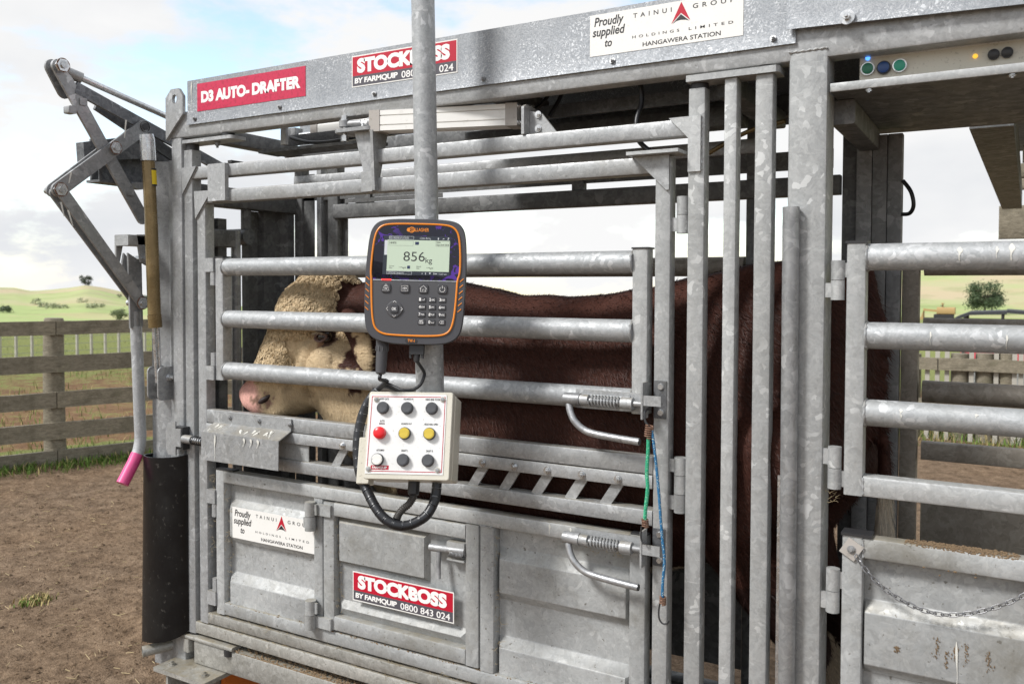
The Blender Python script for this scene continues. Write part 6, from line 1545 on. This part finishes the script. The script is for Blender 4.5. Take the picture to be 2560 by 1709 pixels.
ptree('paddock_tree', 'pale green round tree just above timber fence', 302, 801, 23, 32, 3, 1700, (.15, .18, .09))
ptree('paddock_tree', 'dark tree beside the bronze strut on the skyline', 366, 757, 15, 24, 4, 1200, (.07, .10, .06))
ptree('paddock_tree', 'tiny dark tree on the right flank of left hill', 299, 745, 9, 11, 6, 500, (.07, .09, .05))
ORD = ('leftmost', 'second from left', 'third from left', 'middle', 'third from right', 'second from right', 'rightmost')
for k, (px_, py_, h, w) in enumerate(((88, 762, 12, 26), (104, 768, 9, 26), (132, 771, 8, 30), (158, 771, 8, 26), (206, 757, 9, 22), (228, 770, 9, 30), (250, 768, 7, 22))):
    ptree('hill_scrub', 'grey-green scrub bush below left hill, ' + ORD[k] + ' of seven', px_, py_, h, w, 20+k, 420, (.27, .30, .18), 9, .1, group='scrub below the left hill')
tp = hill_pt(2462, 786); th = 66/2150*math.hypot(tp.x, tp.y)
tree('paddock_tree', 'spreading green tree on hillside beyond the rear gate', tuple(tp), th, th*1.05, 8, 6000, .26, (.05, .08, .03), .25, 0, 34)

# ================================================================== machines beyond the yard
def wheel(parent, x, y, z, r, w):
    o = MB().tube([(x, y-w/2, z), (x, y-w*.35, z), (x, y+w*.35, z), (x, y+w/2, z)], [r*.88, r, r, r*.88], 24).build('wheel', TIRE, parent); MB().tube([(x, y-w/2-.01, z), (x, y-w/2+.02, z)], r*.5, 16).build('rim', GL, o)
vy = 20.; vc = at(2470, 850, vy); vg = terrain(vc.x, vc.y)
veh = thing('farm_buggy', 'dark-roofed farm buggy parked beyond the rear yard fence', 'vehicle', (vc.x, vy, vg))
ROOF = mat('dark_canvas', (.035, .037, .043), .7); REDP = mat('red_panel', (.45, .03, .05), .4); BLUP = mat('dark_blue_panel', (.02, .03, .06), .4)
zr = at(2470, 775, vy).z; x0, x1 = at(2392, 790, vy).x, at(2620, 790, vy).x
b = MB(); n_ = 10
prof2 = [(x0, zr-.14), (x0+.25, zr-.03), (x0+.9, zr), ((x0+x1)/2+.1, zr+.02), (x1-.3, zr-.01), (x1, zr-.1)]
b.prism([(p[0], p[1]) for p in prof2]+[(p[0], p[1]-.06) for p in reversed(prof2)], 'y', vy-.7, vy+.7); b.build('roof', ROOF, veh)
for x in (x0+.15, (x0+x1)/2, x1-.2):
    for y in (vy-.65, vy+.65): MB().tube([(x, y, vg+.75), (x+.03, y, zr-.08)], .028, 8).build('roof_post', PLAST, veh)
MB().rhs('x', x0+.1, x0+.95, vy-.68, vy+.68, vg+.45, vg+.86, .08).build('bonnet', REDP, veh); MB().rhs('x', x0+.96, x1-.8, vy-.68, vy+.68, vg+.40, vg+.70, .05).build('tub', BLUP, veh); MB().rhs('x', x1-.79, x1-.05, vy-.68, vy+.68, vg+.45, vg+.9, .05).build('tray', REDP, veh)
MB().rhs('x', x0+1.1, x0+1.5, vy-.6, vy+.6, vg+.71, vg+1.15, .06).build('seat', PLAST, veh)
for x in (x0+.45, x1-.45):
    for y in (vy-.6, vy+.6): wheel(veh, x, y, vg+.33, .34, .26)
# yellow excavator, far off
ey_ = 75.; ec = at(2355, 800, ey_); eg = at(2355, 803, ey_).z
exc = thing('yellow_digger', 'small yellow digger far off below the right hillside', 'digger', (ec.x, ey_, eg)); YP = mat('digger_yellow', (.42, .28, .12), .7)
xa, xb = at(2290, 800, ey_).x, at(2395, 800, ey_).x; zt2 = at(2355, 758, ey_).z
MB().rhs('x', xa+1.3, xb-.3, ey_-.8, ey_+.8, eg+.1, eg+.55, .12).build('track', TIRE, exc); MB().rhs('x', xa+1.5, xb-.2, ey_-.7, ey_+.7, eg+.57, eg+1.1, .1).build('engine_body', YP, exc)
MB().rhs('x', xa+1.9, xb-1.1, ey_-.6, ey_+.6, eg+1.12, zt2-.05, .05).build('cab', YP, exc); MB().box(xa+1.8, xb-1.0, ey_-.65, ey_+.65, zt2-.045, zt2+.02).build('cab_roof', YP, exc); MB().box(xa+1.95, xb-1.2, ey_-.612, ey_-.602, eg+1.2, zt2-.15).build('cab_window', PLAST, exc)
MB().bar((xa+1.6, ey_, eg+.8), (xa+.5, ey_, eg+.9), .18, .12).build('loader_arm', YP, exc); MB().prism([(xa+.05, eg+.1), (xa+.55, eg+.15), (xa+.55, eg+.8), (xa+.4, eg+.3)], 'y', ey_-.8, ey_+.8).build('bucket', YP, exc)

# ================================================================== roofed race behind the rear bay
ra = thing('race_roof', 'dark timber beam and slat roof of the race behind tray', 'roof', (.2, 5, 0))
zb = 2.30; X0 = -.065
MB().bar(at(2478, 318, 3.3)+Vector((0, 0, .08)), at(2530, 522, 7.6)+Vector((0, 0, .08)), .16, .13).build('roof_beam', GI, ra)
for k, y in enumerate((4.2, 4.75, 5.5, 6.3, 7.2, 8.05)): MB().rhs('x', X0+.131, 2.4, y, y+.10, zb+.02, zb+.12, .006).build('purlin', WOOD, ra)
MB().box(X0+.05, 2.4, 3.3, 6.9, zb+.165, zb+.185).build('roof_or_shade_sheet', GI, ra)
q0, q1 = at(2497, 507, 8.0), at(2497, 592, 8.0)
MB().rhs('x', q0.x, 2.4, 8.31, 8.42, q1.z, q0.z, .006).build('fascia_board', WOOD, ra)
for x in (2.3,): MB().rhs('z', x, x+.12, 8.2, 8.3, -.3, zb, .01).build('roof_post', WOOD, ra); MB().rhs('z', x, x+.12, 3.4, 3.5, -.1, zb, .01).build('roof_post', WOOD, ra)
